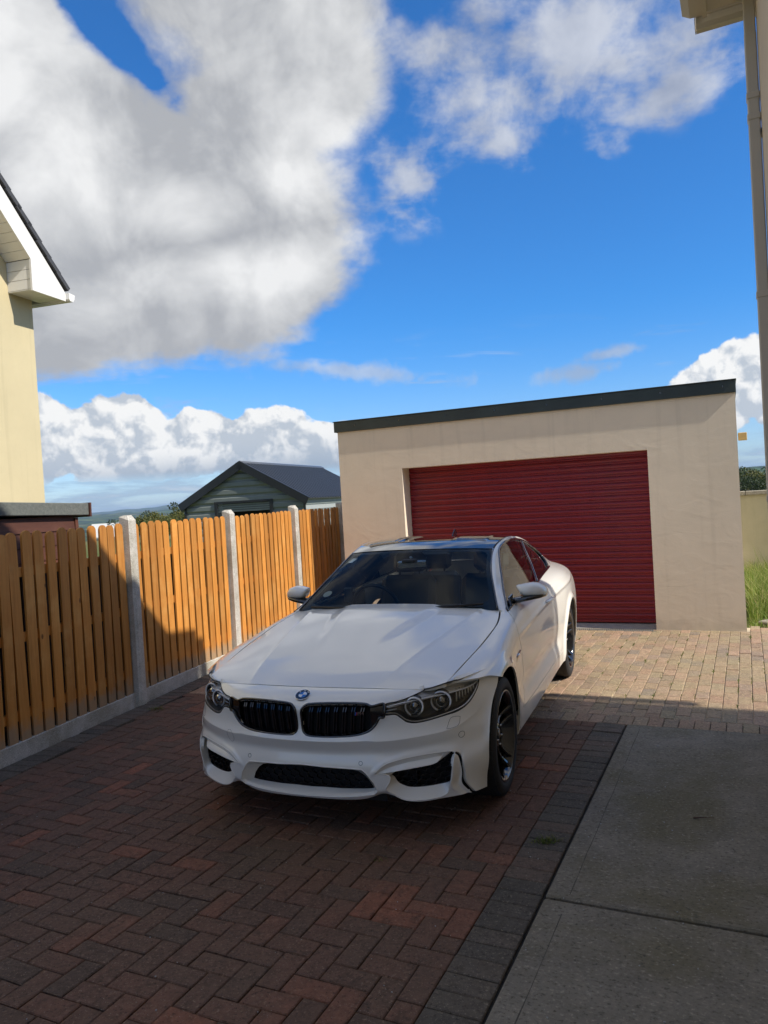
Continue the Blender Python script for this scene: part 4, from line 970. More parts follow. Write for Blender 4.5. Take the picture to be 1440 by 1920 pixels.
def roof(U, V):
    """roof panel: U 0..1 lateral, V = y of the centre line 1.205 .. 2.75"""
    V = np.asarray(V); s = (V-1.205)/(2.75-1.205)
    e = rail(1.38+(2.62-1.38)*s); zc = nspline([1.205, 1.4, 1.7, 2.0, 2.35, 2.75], [1.325, 1.365, 1.388, 1.384, 1.350, 1.275])(V)
    U = np.asarray(U)[None, :]; out = np.zeros((len(V), U.shape[1], 3))
    out[..., 0] = e[:, 0][:, None]*U
    out[..., 1] = V[:, None]+(e[:, 1]-V)[:, None]*U**2.4
    out[..., 2] = zc[:, None]+(e[:, 2]-zc)[:, None]*U**2.6
    x, y = out[..., 0], out[..., 1]
    ch = sstep(1.46, 1.50, y)*(1-sstep(2.5, 2.56, y))     # sunk middle channel and two raised flanks
    out[..., 2] -= .013*ch*(1-sstep(.205, .225, x))
    out[..., 2] += .006*sstep(1.50, 1.53, y)*sstep(.245, .262, x)*(1-sstep(.47, .50, x))
    return out
def rearglass(U, V):
    e = rail(2.62+(3.50-2.62)*np.asarray(V)); c = nspline([0, .5, 1], [(0, 2.75, 1.275), (0, 3.08, 1.165), (0, 3.38, 1.045)])(V)
    U = np.asarray(U)[None, :]; out = np.zeros((len(V), U.shape[1], 3))
    out[..., 0] = e[:, 0][:, None]*U
    for k in (1, 2): out[..., k] = c[:, k][:, None]+(e[:, k]-c[:, k])[:, None]*(U**2.4)
    return out
def tail(U, V):
    """boot lid and rear panel: U 0..1, V 0..1 from the rear glass down"""
    c = nspline([0, .2, .4, .55, .75, 1], [(0, 3.38, 1.045), (0, 3.66, 1.03), (0, 3.83, 1.02), (0, 3.87, .85), (0, 3.90, .60), (0, 3.86, .27)])(V)
    e = nspline([0, .2, .4, .55, .75, 1], [(.493, 3.50, 1.03), (.60, 3.68, .985), (.60, 3.80, .965), (.745, 3.82, .845), (.77, 3.82, .60), (.74, 3.82, .27)])(V)
    U = np.asarray(U)[None, :]; out = np.zeros((len(V), U.shape[1], 3))
    for k, p in ((0, 1), (1, 2.6), (2, 2.2)): out[..., k] = c[:, k][:, None]+(e[:, k]-c[:, k])[:, None]*(U**p)
    return out

# outlines of the openings and panels, in each surface's own (u, v)
OL = {
 'kidney': [(0.098,4.674),(0.125,4.919),(0.214,5.095),(0.356,5.2),(0.774,5.263),(1.317,5.291),(1.86,5.277),(2.251,5.228),(2.518,5.102),(2.972,5.172),(2.972,4.513),(2.794,4.457),(2.616,4.121),(2.394,3.854),(2.145,3.693),(1.771,3.567),(1.299,3.504),(0.756,3.476),(0.365,3.497),(0.187,3.609),(0.098,3.896)],
 'headlight': [(2.972,5.123),(3.471,5.235),(4.049,5.41),(4.663,5.781),(5.998,6.216),(6.469,5.936),(6.932,5.662),(6.941,5.536),(6.861,5.333),(6.736,5.032),(6.478,4.681),(6.149,4.408),(5.74,4.254),(5.152,4.163),(4.565,4.065),(4.182,4.036),(3.924,4.079),(3.746,4.177),(3.542,4.422),(3.364,4.576),(2.972,4.604)],
 'intake_out': [(0.098,1.913),(0.828,1.864),(1.362,1.85),(1.726,1.829),(2.02,1.801),(2.18,1.626),(2.438,1.163),(2.554,0.582),(2.376,0.266),(1.753,0.315),(1.219,0.217),(0.694,0.168),(0.053,0.14)],
 'intake_in': [(0.0,1.612),(0.623,1.591),(1.166,1.57),(1.531,1.549),(1.726,1.479),(1.913,1.303),(2.1,1.009),(2.234,0.526),(1.993,0.54),(1.628,0.54),(1.086,0.484),(0.525,0.491),(0.0,0.624)],
 'side_out': [(2.509,1.591),(2.696,1.836),(3.043,2.102),(3.648,2.285),(4.263,2.383),(4.992,2.425),(5.455,2.404),(5.766,2.306),(5.766,1.822),(5.695,1.289),(5.704,0.736),(5.499,0.322),(5.215,0.133),(4.868,0.07),(4.289,0.063),(3.853,0.0),(3.462,0.028),(3.026,0.336),(2.865,0.764),(3.052,1.142),(3.123,1.423),(2.954,1.549)],
 'side_in': [(3.034,1.493),(3.915,1.612),(4.796,1.724),(5.028,1.878),(5.25,2.242),(5.66,2.165),(5.606,1.416),(5.588,0.722),(5.019,0.617),(4.432,0.603),(3.791,0.61),(3.533,0.701),(3.301,0.918),(3.159,1.296)],
 'flap': [(2.465,1.563),(2.652,1.794),(3.043,2.109),(3.648,2.292),(4.263,2.397),(4.992,2.439),(5.384,2.411),(5.321,2.341),(5.135,2.025),(4.912,1.871),(4.04,1.766),(3.186,1.654)],
 'slot': [(5.775,2.313),(5.918,2.214),(6.105,1.948),(6.229,1.479),(6.452,0.666),(6.14,0.028),(6.078,0.147),(6.336,0.645),(6.185,1.324),(6.042,1.801),(5.891,2.137)],
 'pdc1': [(2.002,2.109)],
 'pdc2': [(6.016,3.062)],
 'washer': [(5.571,4.043),(5.909,4.022),(5.944,3.91),(5.873,3.595),(5.464,3.546),(5.437,3.651)],
 'logo': [(0.009,5.655)],
 'ring1': [(4.12,4.849)],
 'ring2': [(5.215,4.884)],
 'dlo': [(0.73,0.0),(0.897,0.435),(1.127,0.655),(1.311,0.803),(1.417,0.895),(1.518,0.934),(1.658,0.941),(1.821,0.933),(2.075,0.928),(2.308,0.919),(2.532,0.884),(2.796,0.813),(2.896,0.588),(2.869,0.241),(2.756,0.047),(2.682,0.008),(2.292,0.0),(1.925,0.016)],
 'bpillar': [(2.045,0.902),(2.005,0.645),(1.995,0.364),(1.901,0.049)],
 'seam': [(-0.497,5.586),(-0.427,5.079),(-0.353,4.578),(-0.25,4.216),(-0.166,3.861)],
 'doorcut': [(0.723,5.649),(0.605,4.926),(0.575,4.216),(0.615,3.582),(0.62,2.993),(0.694,1.617),(0.58,1.141),(0.546,0.755)],
 'rearcut': [(1.993,4.838),(1.968,4.007),(2.077,3.411),(2.111,2.733),(2.082,1.477),(1.844,0.716)],
 'vent': [(0.353,3.519),(0.59,3.386),(0.595,3.316),(0.383,3.291)],
 'handle': [(1.602,4.489),(1.968,4.33)],
 'bonnetline': [(0.09,-0.92),(0.865,-1.0)],
}
# ---------------------------------------------------------------- the parked car
CAR_X, CAR_Y, CAR_YAW = -.218, 4.650, 20.656
car = empty('parked_car', (CAR_X, CAR_Y, 0), R(-CAR_YAW))
tag(car, 'glossy white two door coupe with black roof parked nose out on the brick driveway', 'car')
def inside(poly, P):
    x, y = P[..., 0], P[..., 1]; c = np.zeros(x.shape, bool); q = np.asarray(poly, float); j = len(q)-1
    for i in range(len(q)):
        xi, yi = q[i]; xj, yj = q[j]
        if yi != yj: c ^= ((yi > y) != (yj > y)) & (x < (xj-xi)*(y-yi)/(yj-yi)+xi)
        j = i
    return c
def rounded(poly, n=6, closed=True):
    """Catmull-Rom through the outline"""
    p = np.asarray(poly, float); L = len(p); out = []
    for i in range(L if closed else L-1):
        a, b_, c, d = (p[i-1] if (closed or i > 0) else p[i]), p[i], p[(i+1) % L], (p[(i+2) % L] if (closed or i+2 < L) else p[(i+1) % L])
        for t in np.arange(n)/n:
            out.append(.5*((2*b_)+(c-a)*t+(2*a-5*b_+4*c-d)*t*t+(3*b_-a-3*c+d)*t**3))
    if not closed: out.append(p[-1])
    return np.array(out)
def sample(fn, uv):
    """surface points at scattered (u, v)"""
    out = []
    for (u, v) in uv: out.append(fn(np.array([u]), np.array([v]))[0, 0])
    return np.array(out)
def patch_data(fn, ulim, vlim, nu, nv, keep=(), holes=(), flange=.012, off=0.0, outward=(1, -1, .3), solid=0.0):
    """dense grid of a surface, cut cleanly along outlines given in (u, v)"""
    U = np.linspace(*ulim, nu); V = np.linspace(*vlim, nv); P = fn(U, V)
    UV = np.stack(np.meshgrid(U, V), -1); idx = np.arange(nu*nv).reshape(nv, nu)
    du = np.gradient(P, axis=1); dv = np.gradient(P, axis=0); N = np.cross(du, dv)
    N /= np.linalg.norm(N, axis=2)[..., None]+1e-12
    if (N.reshape(-1, 3) @ np.array(outward, float)).mean() < 0: N = -N; flip = True
    else: flip = False
    P = P+N*off; P = P.reshape(-1, 3).copy(); N = N.reshape(-1, 3); UVf = UV.reshape(-1, 2)
    def state(q):
        s = np.ones(q.shape[:-1], bool)
        for k in keep: s &= inside(k, q)
        for h in holes: s &= ~inside(h, q)
        return s
    st = state(UVf); on = np.zeros(len(P), bool)
    if keep or holes:
        e = np.concatenate([np.stack([idx[:, :-1].ravel(), idx[:, 1:].ravel()], 1), np.stack([idx[:-1].ravel(), idx[1:].ravel()], 1)])
        e = e[st[e[:, 0]] != st[e[:, 1]]]
        if len(e):
            lo = np.zeros(len(e)); hi = np.ones(len(e)); s0 = st[e[:, 0]]
            for _ in range(14):
                mid = (lo+hi)/2; q = UVf[e[:, 0]]*(1-mid[:, None])+UVf[e[:, 1]]*mid[:, None]; same = state(q) == s0
                lo = np.where(same, mid, lo); hi = np.where(same, hi, mid)
            t = (lo+hi)/2; near = np.where(t < .5, e[:, 0], e[:, 1]); dist = np.where(t < .5, t, 1-t)
            newp = P[e[:, 0]]*(1-t[:, None])+P[e[:, 1]]*t[:, None]; order = np.argsort(-dist)
            P2 = P.copy(); P2[near[order]] = newp[order]; P = P2; on[near] = True
    s = np.where(on, 0, np.where(st, 1, -1)); q = np.stack([idx[:-1, :-1].ravel(), idx[:-1, 1:].ravel(), idx[1:, 1:].ravel(), idx[1:, :-1].ravel()], 1)
    if flip: q = q[:, ::-1]
    sq = s[q]; anyin = (sq == 1).any(1); anyout = (sq == -1).any(1)
    faces = [tuple(f) for f in q[anyin & ~anyout]]
    cen = UVf[q].mean(1); allon = (~anyin) & (~anyout)
    if allon.any():
        k = np.where(allon)[0]; faces += [tuple(f) for f in q[k[state(cen[k])]]]
    for f, sf in zip(q[anyin & anyout], sq[anyin & anyout]):
        for i in range(4):
            if sf[i] == 1: faces.append((f[i-1], f[i], f[(i+1) % 4]))
    used = np.unique(np.concatenate([np.array(f) for f in faces])); mp = -np.ones(len(P), int); mp[used] = np.arange(len(used))
    V3 = [tuple(p) for p in P[used]]; NN = N[used]; F = [tuple(int(mp[i]) for i in f) for f in faces]
    if flange:
        cnt = {}
        for f in F:
            for i in range(len(f)):
                a, b_ = f[i], f[(i+1) % len(f)]; cnt[(a, b_)] = cnt.get((a, b_), 0)+1
        be = [(a, b_) for (a, b_) in cnt if (b_, a) not in cnt]
        Va = np.array(V3); bn = {}
        def dup(i, d):
            if (i, d) not in bn: bn[(i, d)] = len(V3); V3.append(tuple(Va[i]-NN[i]*d))
            return bn[(i, d)]
        for a, b_ in be:
            if abs(Va[a][0]) < 1e-4 and abs(Va[b_][0]) < 1e-4: continue
            F.append((b_, a, dup(a, flange), dup(b_, flange)) if False else (dup(b_, 0.0), dup(a, 0.0), dup(a, flange), dup(b_, flange)))
    return V3, F
def both(V3, F):
    n = len(V3); W = V3+[(-x, y, z) for x, y, z in V3]; G = F+[tuple(i+n for i in f[::-1]) for f in F]; return W, G
def mirrored(V3, F): return [(-x, y, z) for x, y, z in V3], [f[::-1] for f in F]
def weld(o, d=2e-4):
    bm = bmesh.new(); bm.from_mesh(o.data); vs = [v for v in bm.verts if abs(v.co.x) < 1e-3]
    bmesh.ops.remove_doubles(bm, verts=vs, dist=d); bm.to_mesh(o.data); bm.free()
def part(name, data, mat, mode='both', parent=None, smooth=True):
    parent = parent or car
    if mode == 'both':
        o = mesh_obj(name, *both(*data), mat, parent, smooth); weld(o); return o
    if mode == 'pair': return [mesh_obj(name, *data, mat, parent, smooth), mesh_obj(name, *mirrored(*data), mat, parent, smooth)]
    return mesh_obj(name, *data, mat, parent, smooth)
def shrink(poly, c, k):
    p = np.asarray(poly, float); m = np.asarray(c if c is not None else p.mean(0)); return m+(p-m)*k

M['mesh_black'] = pbr('grille_mesh_black', (.006, .006, .007), .4); M['lamp_dark'] = pbr('lamp_bezel_dark', (.05, .05, .05), .25, 0, .8); M['lamp_grey'] = pbr('lamp_housing_grey', (.16, .155, .145), .28, .3, .6); M['lens_reflection'] = pbr('lens_sky_reflection', (.93, .94, .95), .30, .1, 1.0)
# ---- front bumper skin with its openings
kid = rounded(OL['kidney'], 5); OL['headlight'][1:8] = [(3.471, 5.235), (4.0, 5.42), (4.42, 5.70), (4.66, 6.02), (4.95, 6.42), (6.15, 6.42), (6.6, 6.10), (6.93, 5.70)]
head = rounded(OL['headlight'], 5); io = np.array(OL['intake_out'])
io = np.vstack([[(-.3, io[0][1])], io, [(-.3, io[-1][1])]]); so = rounded(OL['side_out'], 4); so_o = nspline([-.1, .5, 1.0, 1.5, 1.95, 2.2, 2.30], [[6.56], [6.46], [6.35], [6.23], [6.09], [5.95], [5.84]]); vv_ = np.linspace(-.1, 2.30, 40)
slot = np.vstack([np.stack([so_o(vv_)[:, 0], vv_], 1), np.stack([so_o(vv_)[:, 0]-(.09+.17*(1-vv_/2.3)), vv_-.03], 1)[::-1]])
sm_ = np.array(OL['seam'])
def bumper_final(U, V):
    S = bumper(U, V).copy()
    UU, VV = np.meshgrid(U, V)
    # brow over the outer intakes and a sunken face below the belt crease
    d = np.zeros_like(UU)
    fl = np.array([(2.3, 1.5), (2.9, 2.12), (3.65, 2.40), (4.9, 2.56), (5.8, 2.42)])
    yb = np.interp(UU, fl[:, 0], fl[:, 1])
    d -= .007*np.exp(-((VV-yb)/.16)**2)*sstep(2.1, 2.7, UU)*(1-sstep(5.6, 6.0, UU))
    # fin edge beside the air slot
    d -= .010*np.exp(-((UU-5.76)/.10)**2)*(1-sstep(2.0, 2.5, VV))*sstep(.1, .5, VV)
    d += .012*np.exp(-((UU-6.02)/.14)**2)*(1-sstep(1.9, 2.4, VV))
    # the belt crease: a sharp line with a shelf above and an undercut below
    vb = np.interp(UU, [0, .16, 1.3, 2.3, 2.7, 3.4, 4.3, 5.2, 5.8, 6.1, 6.7, 7.05], [3.25, 3.24, 3.26, 3.33, 3.27, 3.29, 3.37, 3.44, 3.53, 3.68, 3.95, 4.49])
    dv_ = VV-vb; d -= (.013*np.exp(-np.abs(dv_)/np.where(dv_ > 0, .42, .26)))*(1-sstep(5.9, 7.2, UU))
    d += .006*np.exp(-((dv_+.62)/.30)**2)*(1-sstep(5.6, 6.4, UU))
    S[..., 1] += d
    return S
bd = patch_data(bumper_final, (0, 8), (0, 6.3), 420, 250, holes=[kid, head, io, so, slot], flange=.02, outward=(.3, -1, 0))
front = part('front_bumper', bd, M['paint'])

def loft_ring(outer, inner, n=96):
    """band between two closed 3D loops, matched by direction from the inner centre"""
    def resamp(p):
        p = np.vstack([p, p[:1]]); s = np.r_[0, np.cumsum(np.linalg.norm(np.diff(p, axis=0), axis=1))]; t = np.linspace(0, s[-1], 1200, endpoint=False)
        return np.stack([np.interp(t, s, p[:, k]) for k in range(3)], 1)
    O, I = resamp(outer), resamp(inner); c = I.mean(0); w = np.ptp(I, axis=0)+1e-6
    def ang(p): return np.arctan2((p[:, 2]-c[2])/w[2], (p[:, 0]-c[0])/w[0])
    aO, aI = ang(O), ang(I); out = []
    for a in np.linspace(-math.pi, math.pi, n, endpoint=False):
        i = np.argmin(np.abs(np.angle(np.exp(1j*(aO-a))))); j = np.argmin(np.abs(np.angle(np.exp(1j*(aI-a))))); out.append((O[i], I[j]))
    V3 = [tuple(o) for o, _ in out]+[tuple(i) for _, i in out]; m = len(out)
    return V3, [(k, (k+1) % m, m+(k+1) % m, m+k) for k in range(m)]
def deep(uv, dy, fn=bumper):
    p = sample(fn, uv); p[:, 1] += dy; return p
def hexmesh(name, region, yfun, pitch=.030, bar=.0022, depth=.012, parent=None, sx=1.25):
    """honeycomb of thin bars filling a region given as an (x, z) outline"""
    mb = MB(); reg = np.asarray(region); lo, hi = reg.min(0), reg.max(0); a = pitch/math.sqrt(3); r = 0; z = lo[1]-pitch; seen = set()
    while z < hi[1]+pitch:
        x = lo[0]-pitch+(pitch*.5*sx if r % 2 else 0)
        while x < hi[0]+pitch:
            hv = [(x+sx*a*math.sin(R(60*k)), z+a*math.cos(R(60*k))) for k in range(6)]
            for k in range(6):
                p, q = hv[k], hv[(k+1) % 6]; key = tuple(sorted([(round(p[0], 3), round(p[1], 3)), (round(q[0], 3), round(q[1], 3))]))
                if key in seen: continue
                seen.add(key)
                if not inside(reg, np.array([[(p[0]+q[0])/2, (p[1]+q[1])/2]]))[0]: continue
                d = np.array([q[0]-p[0], q[1]-p[1]]); d /= np.linalg.norm(d); nrm = np.array([-d[1], d[0]])*bar
                yp, yq = yfun(*p), yfun(*q)
                vs = [(p[0]+nrm[0]*s, yp+t*depth, p[1]+nrm[1]*s) for s, t in ((1, 0), (-1, 0), (-1, 1), (1, 1))]+[(q[0]+nrm[0]*s, yq+t*depth, q[1]+nrm[1]*s) for s, t in ((1, 0), (-1, 0), (-1, 1), (1, 1))]
                mb.add(vs, [(0, 1, 5, 4), (1, 2, 6, 5), (3, 0, 4, 7)])
            x += pitch*sx
        z += a*1.5; r += 1
    o = mb.build(name, M['mesh_black'], parent or car); return o
# central intake
ii = [list(q) for q in OL['intake_in']]; ii[0] = [0, 1.600]; ii[-1] = [0, .465]; io_r = deep([(max(u, 0), v) for u, v in OL['intake_out']], 0); ii_r = deep([(max(u, 0), v) for u, v in ii], .07)
def full(p): return np.vstack([p, (p*np.array([-1, 1, 1]))[::-1]])
V3, F3 = loft_ring(full(io_r), full(ii_r), 160)
mesh_obj('intake_surround', V3, F3, M['paint'], front, True)
reg = full(ii_r)[:, [0, 2]]
yc_ = lambda x, z: -.775+float(plan(abs(x))[0])*.9+.075
g_ = hexmesh('lower_grille', shrink(reg, None, 1.01), yc_, .034, sx=1.55); tag(g_, kind='stuff')
mesh_obj('intake_back', [(-.40, -.64, .16), (.40, -.64, .16), (.40, -.64, .42), (-.40, -.64, .42)], [(0, 1, 2, 3)], M['void'], front)
lp = full(sample(bumper_final, [(max(u, 0), v) for u, v in OL['intake_out']])); mb = MB(); mb.tube([(x, y+.001, z) for x, y, z in lp], .0036, 6, closed=True); mb.build('intake_lip', M['paint'], front)
# outer intakes, one each side
for sgn in (1, -1):
    lp = sample(bumper_final, so[::2]); mb = MB(); mb.tube([(sgn*x, y+.001, z) for x, y, z in lp], .0032, 6, closed=True); mb.build('intake_lip', M['paint'], front)
so_r = deep(so, 0, bumper_final); si_r = deep(rounded(OL['side_in'], 3), .05)
V3, F3 = loft_ring(so_r, si_r, 110); part('intake_surround', (V3, F3), M['paint'], 'pair', front)
for sgn in (1, -1):
    rg = si_r[:, [0, 2]]*np.array([sgn, 1]); cx = rg.mean(0)
    yy = lambda x, z: -.795+float(plan(min(abs(x), .86))[0])*.88+.062
    tag(hexmesh('side_grille', shrink(rg, None, 1.03), yy, .030, sx=1.45), kind='stuff')
    bk = [(sgn*x, y, z) for x, y, z in ((.40, -.62, .17), (.82, -.40, .17), (.82, -.40, .50), (.40, -.62, .50))]
    mesh_obj('intake_back', bk, [(0, 1, 2, 3)], M['void'], front)
fl_ = rounded(OL['flap'], 3)
def flap_fn(U, V):
    S = bumper_final(U, V).copy(); UU, VV = np.meshgrid(U, V); top = np.interp(UU, [2.4, 2.9, 3.65, 4.9, 5.5], [1.5, 2.05, 2.3, 2.46, 2.42])
    S[..., 1] += .004+.030*sstep(.6, 0, top-VV)*sstep(2.4, 3.6, UU); return S
part('intake_blade', patch_data(flap_fn, (2.3, 5.6), (1.4, 2.6), 120, 60, keep=[fl_], flange=.006, outward=(.3, -1, 0)), M['paint'], 'pair', front)
bs = deep(slot, .045); mesh_obj('slot_back', list(map(tuple, bs)), [tuple(range(len(bs)))], M['void'], front)
mesh_obj('slot_back', [(-x, y, z) for x, y, z in bs], [tuple(range(len(bs)))[::-1]], M['void'], front)

# ---- kidney grilles
for sgn in (1, -1):
    kr = deep(kid, 0)*np.array([sgn, 1, 1]); mb = MB(); kf = kr.copy(); kf[:, 1] -= .002
    mb.tube(kf, .0065, 8, closed=True); fr = mb.build('kidney_grille', M['gloss_black'], car)
    ki = deep(kid, .05)*np.array([sgn, 1, 1]); n = len(kr)
    if sgn > 0: fr['label'] = 'black kidney grille carrying the M4 badge'
    mesh_obj('grille_shroud', list(map(tuple, kr))+list(map(tuple, ki)), [(i, (i+1) % n, n+(i+1) % n, n+i) for i in range(n)], M['gloss_black'], fr, True)
    mesh_obj('grille_back', list(map(tuple, ki)), [tuple(range(n))], M['void'], fr)
    reg = kr[:, [0, 2]]
    for k in range(8):
        xc = .062+k*.0455
        if k == 7:                                    # smooth black infill towards the headlight
            continue
        for dx in (-.0065, .0065):
            zs = np.linspace(.50, .76, 60); x = xc+dx; q = np.stack([np.full(60, sgn*(x+.010)), zs], 1); q[:, 0] = sgn*(x+(zs-.62)*.10)
            ins = inside(reg, q)
            if ins.sum() < 6: continue
            z0, z1 = zs[ins].min(), zs[ins].max(); mbx = MB(); sec = []
            for z in np.linspace(z0, z1, 9):
                xx = x+(z-.62)*.10; y = -.800+float(plan(xx)[0])*1.2+.006+(.030*sstep(z1-.035, z1, z))+.010*sstep(z0+.02, z0, z)
                sec.append([(sgn*(xx-.0028), y, z), (sgn*(xx+.0028), y, z), (sgn*(xx+.0028), y+.028, z), (sgn*(xx-.0028), y+.028, z)])
            vs = [p for s4 in sec for p in s4]; fs = []
            for i in range(8):
                for j in range(4): fs.append((i*4+j, i*4+(j+1) % 4, i*4+4+(j+1) % 4, i*4+4+j))
            mesh_obj('grille_bar', vs, fs, M['gloss_black'], fr)
    # the smooth infill between grille and lamp
    inf = patch_data(bumper, (2.45, 2.99), (3.6, 5.4), 30, 60, keep=[kid], flange=0, off=-.006, outward=(.3, -1, 0))
    if sgn < 0: inf = mirrored(*inf)
    mesh_obj('grille_infill', *inf, M['gloss_black'], fr, True)
def text_obj(txt, name, size, mat, parent, Mx, extrude=.0012):
    cu = bpy.data.curves.new(name, 'FONT'); cu.body = txt; cu.size = size; cu.extrude = extrude; cu.align_x = 'CENTER'; cu.align_y = 'CENTER'
    to = bpy.data.objects.new(name, cu); COL.objects.link(to); bpy.context.view_layer.update()
    me = bpy.data.meshes.new_from_object(to.evaluated_get(bpy.context.evaluated_depsgraph_get())); bpy.data.objects.remove(to)
    me.materials.append(mat); o = bpy.data.objects.new(name, me); COL.objects.link(o); o.parent = parent; o.matrix_local = Mx; return o
def surf_frame(fn, u, v, sgn=1, e=.01):
    p = sample(fn, [(u, v), (u+e, v), (u, v+e)]); n = np.cross(p[1]-p[0], p[2]-p[0]); n /= np.linalg.norm(n)
    p0 = Vector(p[0]); n = Vector(n)
    if n.y > 0: n = -n
    if sgn < 0: p0.x *= -1; n.x *= -1
    z = n; x = Vector((0, 0, 1)).cross(z)
    x = x.normalized() if x.length > .05 else Vector((1, 0, 0)); y = z.cross(x)
    return Matrix(((x.x, y.x, z.x, p0.x), (x.y, y.y, z.y, p0.y), (x.z, y.z, z.z, p0.z), (0, 0, 0, 1)))
# roundel on the nose
Mx = surf_frame(bumper, .011, 5.655); Mx.translation += Mx.col[2].to_3d()*.0005
mb = MB(); mb.lathe([(0, .0415), (.004, .0410), (.0055, .0395), (.0040, .0385)], 48, axis='Z', mi=1)
def sector(r0, r1, a0, a1, z, mi, n=10):
    v = []; f = []
    for i in range(n+1):
        a = R(a0+(a1-a0)*i/n); v += [(r0*math.cos(a), r0*math.sin(a), z), (r1*math.cos(a), r1*math.sin(a), z)]
    for i in range(n): f.append((2*i, 2*i+1, 2*i+3, 2*i+2))
    mb.add(v, f, mi)
sector(.0225, .0388, 0, 360, .0042, 0, 48)
sector(.0215, .0230, 0, 360, .0046, 1, 48)
for a0, mi in ((0, 3), (90, 2), (180, 3), (270, 2)): sector(.0, .0220, a0, a0+90, .0044, mi)
ro = mb.build('roundel_badge', [M['gloss_black'], M['chrome'], M['badge_blue'], M['badge_white']], car); ro.matrix_local = Mx
for ch, a in (('B', 138), ('M', 90), ('W', 42)):
    text_obj(ch, 'badge_letter', .0155, M['badge_white'], ro, Matrix.Translation((.0306*math.cos(R(a)), .0306*math.sin(R(a)), .0046)) @ Matrix.Rotation(R(a-90), 4, 'Z'), .0003)
# M4 badge on the left grille
bx = .335; Mb = Matrix.Translation((bx, -.800+float(plan(bx)[0])*1.2-.004, .652)) @ Matrix.Rotation(R(16), 4, 'Z') @ Matrix.Rotation(R(90), 4, 'X')
bd_ = text_obj('M4', 'model_badge', .026, M['chrome'], car, Mb, .0015)
for k, mt in enumerate(('badge_blue', 'badge_blue', 'red')):
    mb = MB(); mb.add([(-.030+k*.0032, -.008, .001), (-.0275+k*.0032, -.008, .001), (-.0245+k*.0032, .008, .001), (-.027+k*.0032, .008, .001)], [(0, 1, 2, 3)]); s_ = mb.build('badge_stripe', M[mt], bd_)
# parking sensors, washer flap, tow-eye cover: fine gap rings let into the skin
def gap_loop(name, uv, r=.0011, fn=bumper_final, closed=True, mode=(1, -1), parent=None, mat='seam', lift=0.0):
    p = sample(fn, uv)
    for sgn in mode:
        mb = MB(); mb.tube([(sgn*x, y-lift, z) for x, y, z in p], r, 6, closed=closed); mb.build(name, M[mat], parent or front)
def circ(u, v, ru, rv, n=20): return [(u+ru*math.cos(2*math.pi*i/n), v+rv*math.sin(2*math.pi*i/n)) for i in range(n)]
gap_loop('parking_sensor', circ(2.002, 2.109, .064, .105)); gap_loop('parking_sensor', circ(6.016, 3.062, .13, .155))
gap_loop('washer_cover', rounded(OL['washer'], 4), .0009); gap_loop('tow_cover', circ(3.02, 3.05, .20, .36), .0007, mode=(-1,))

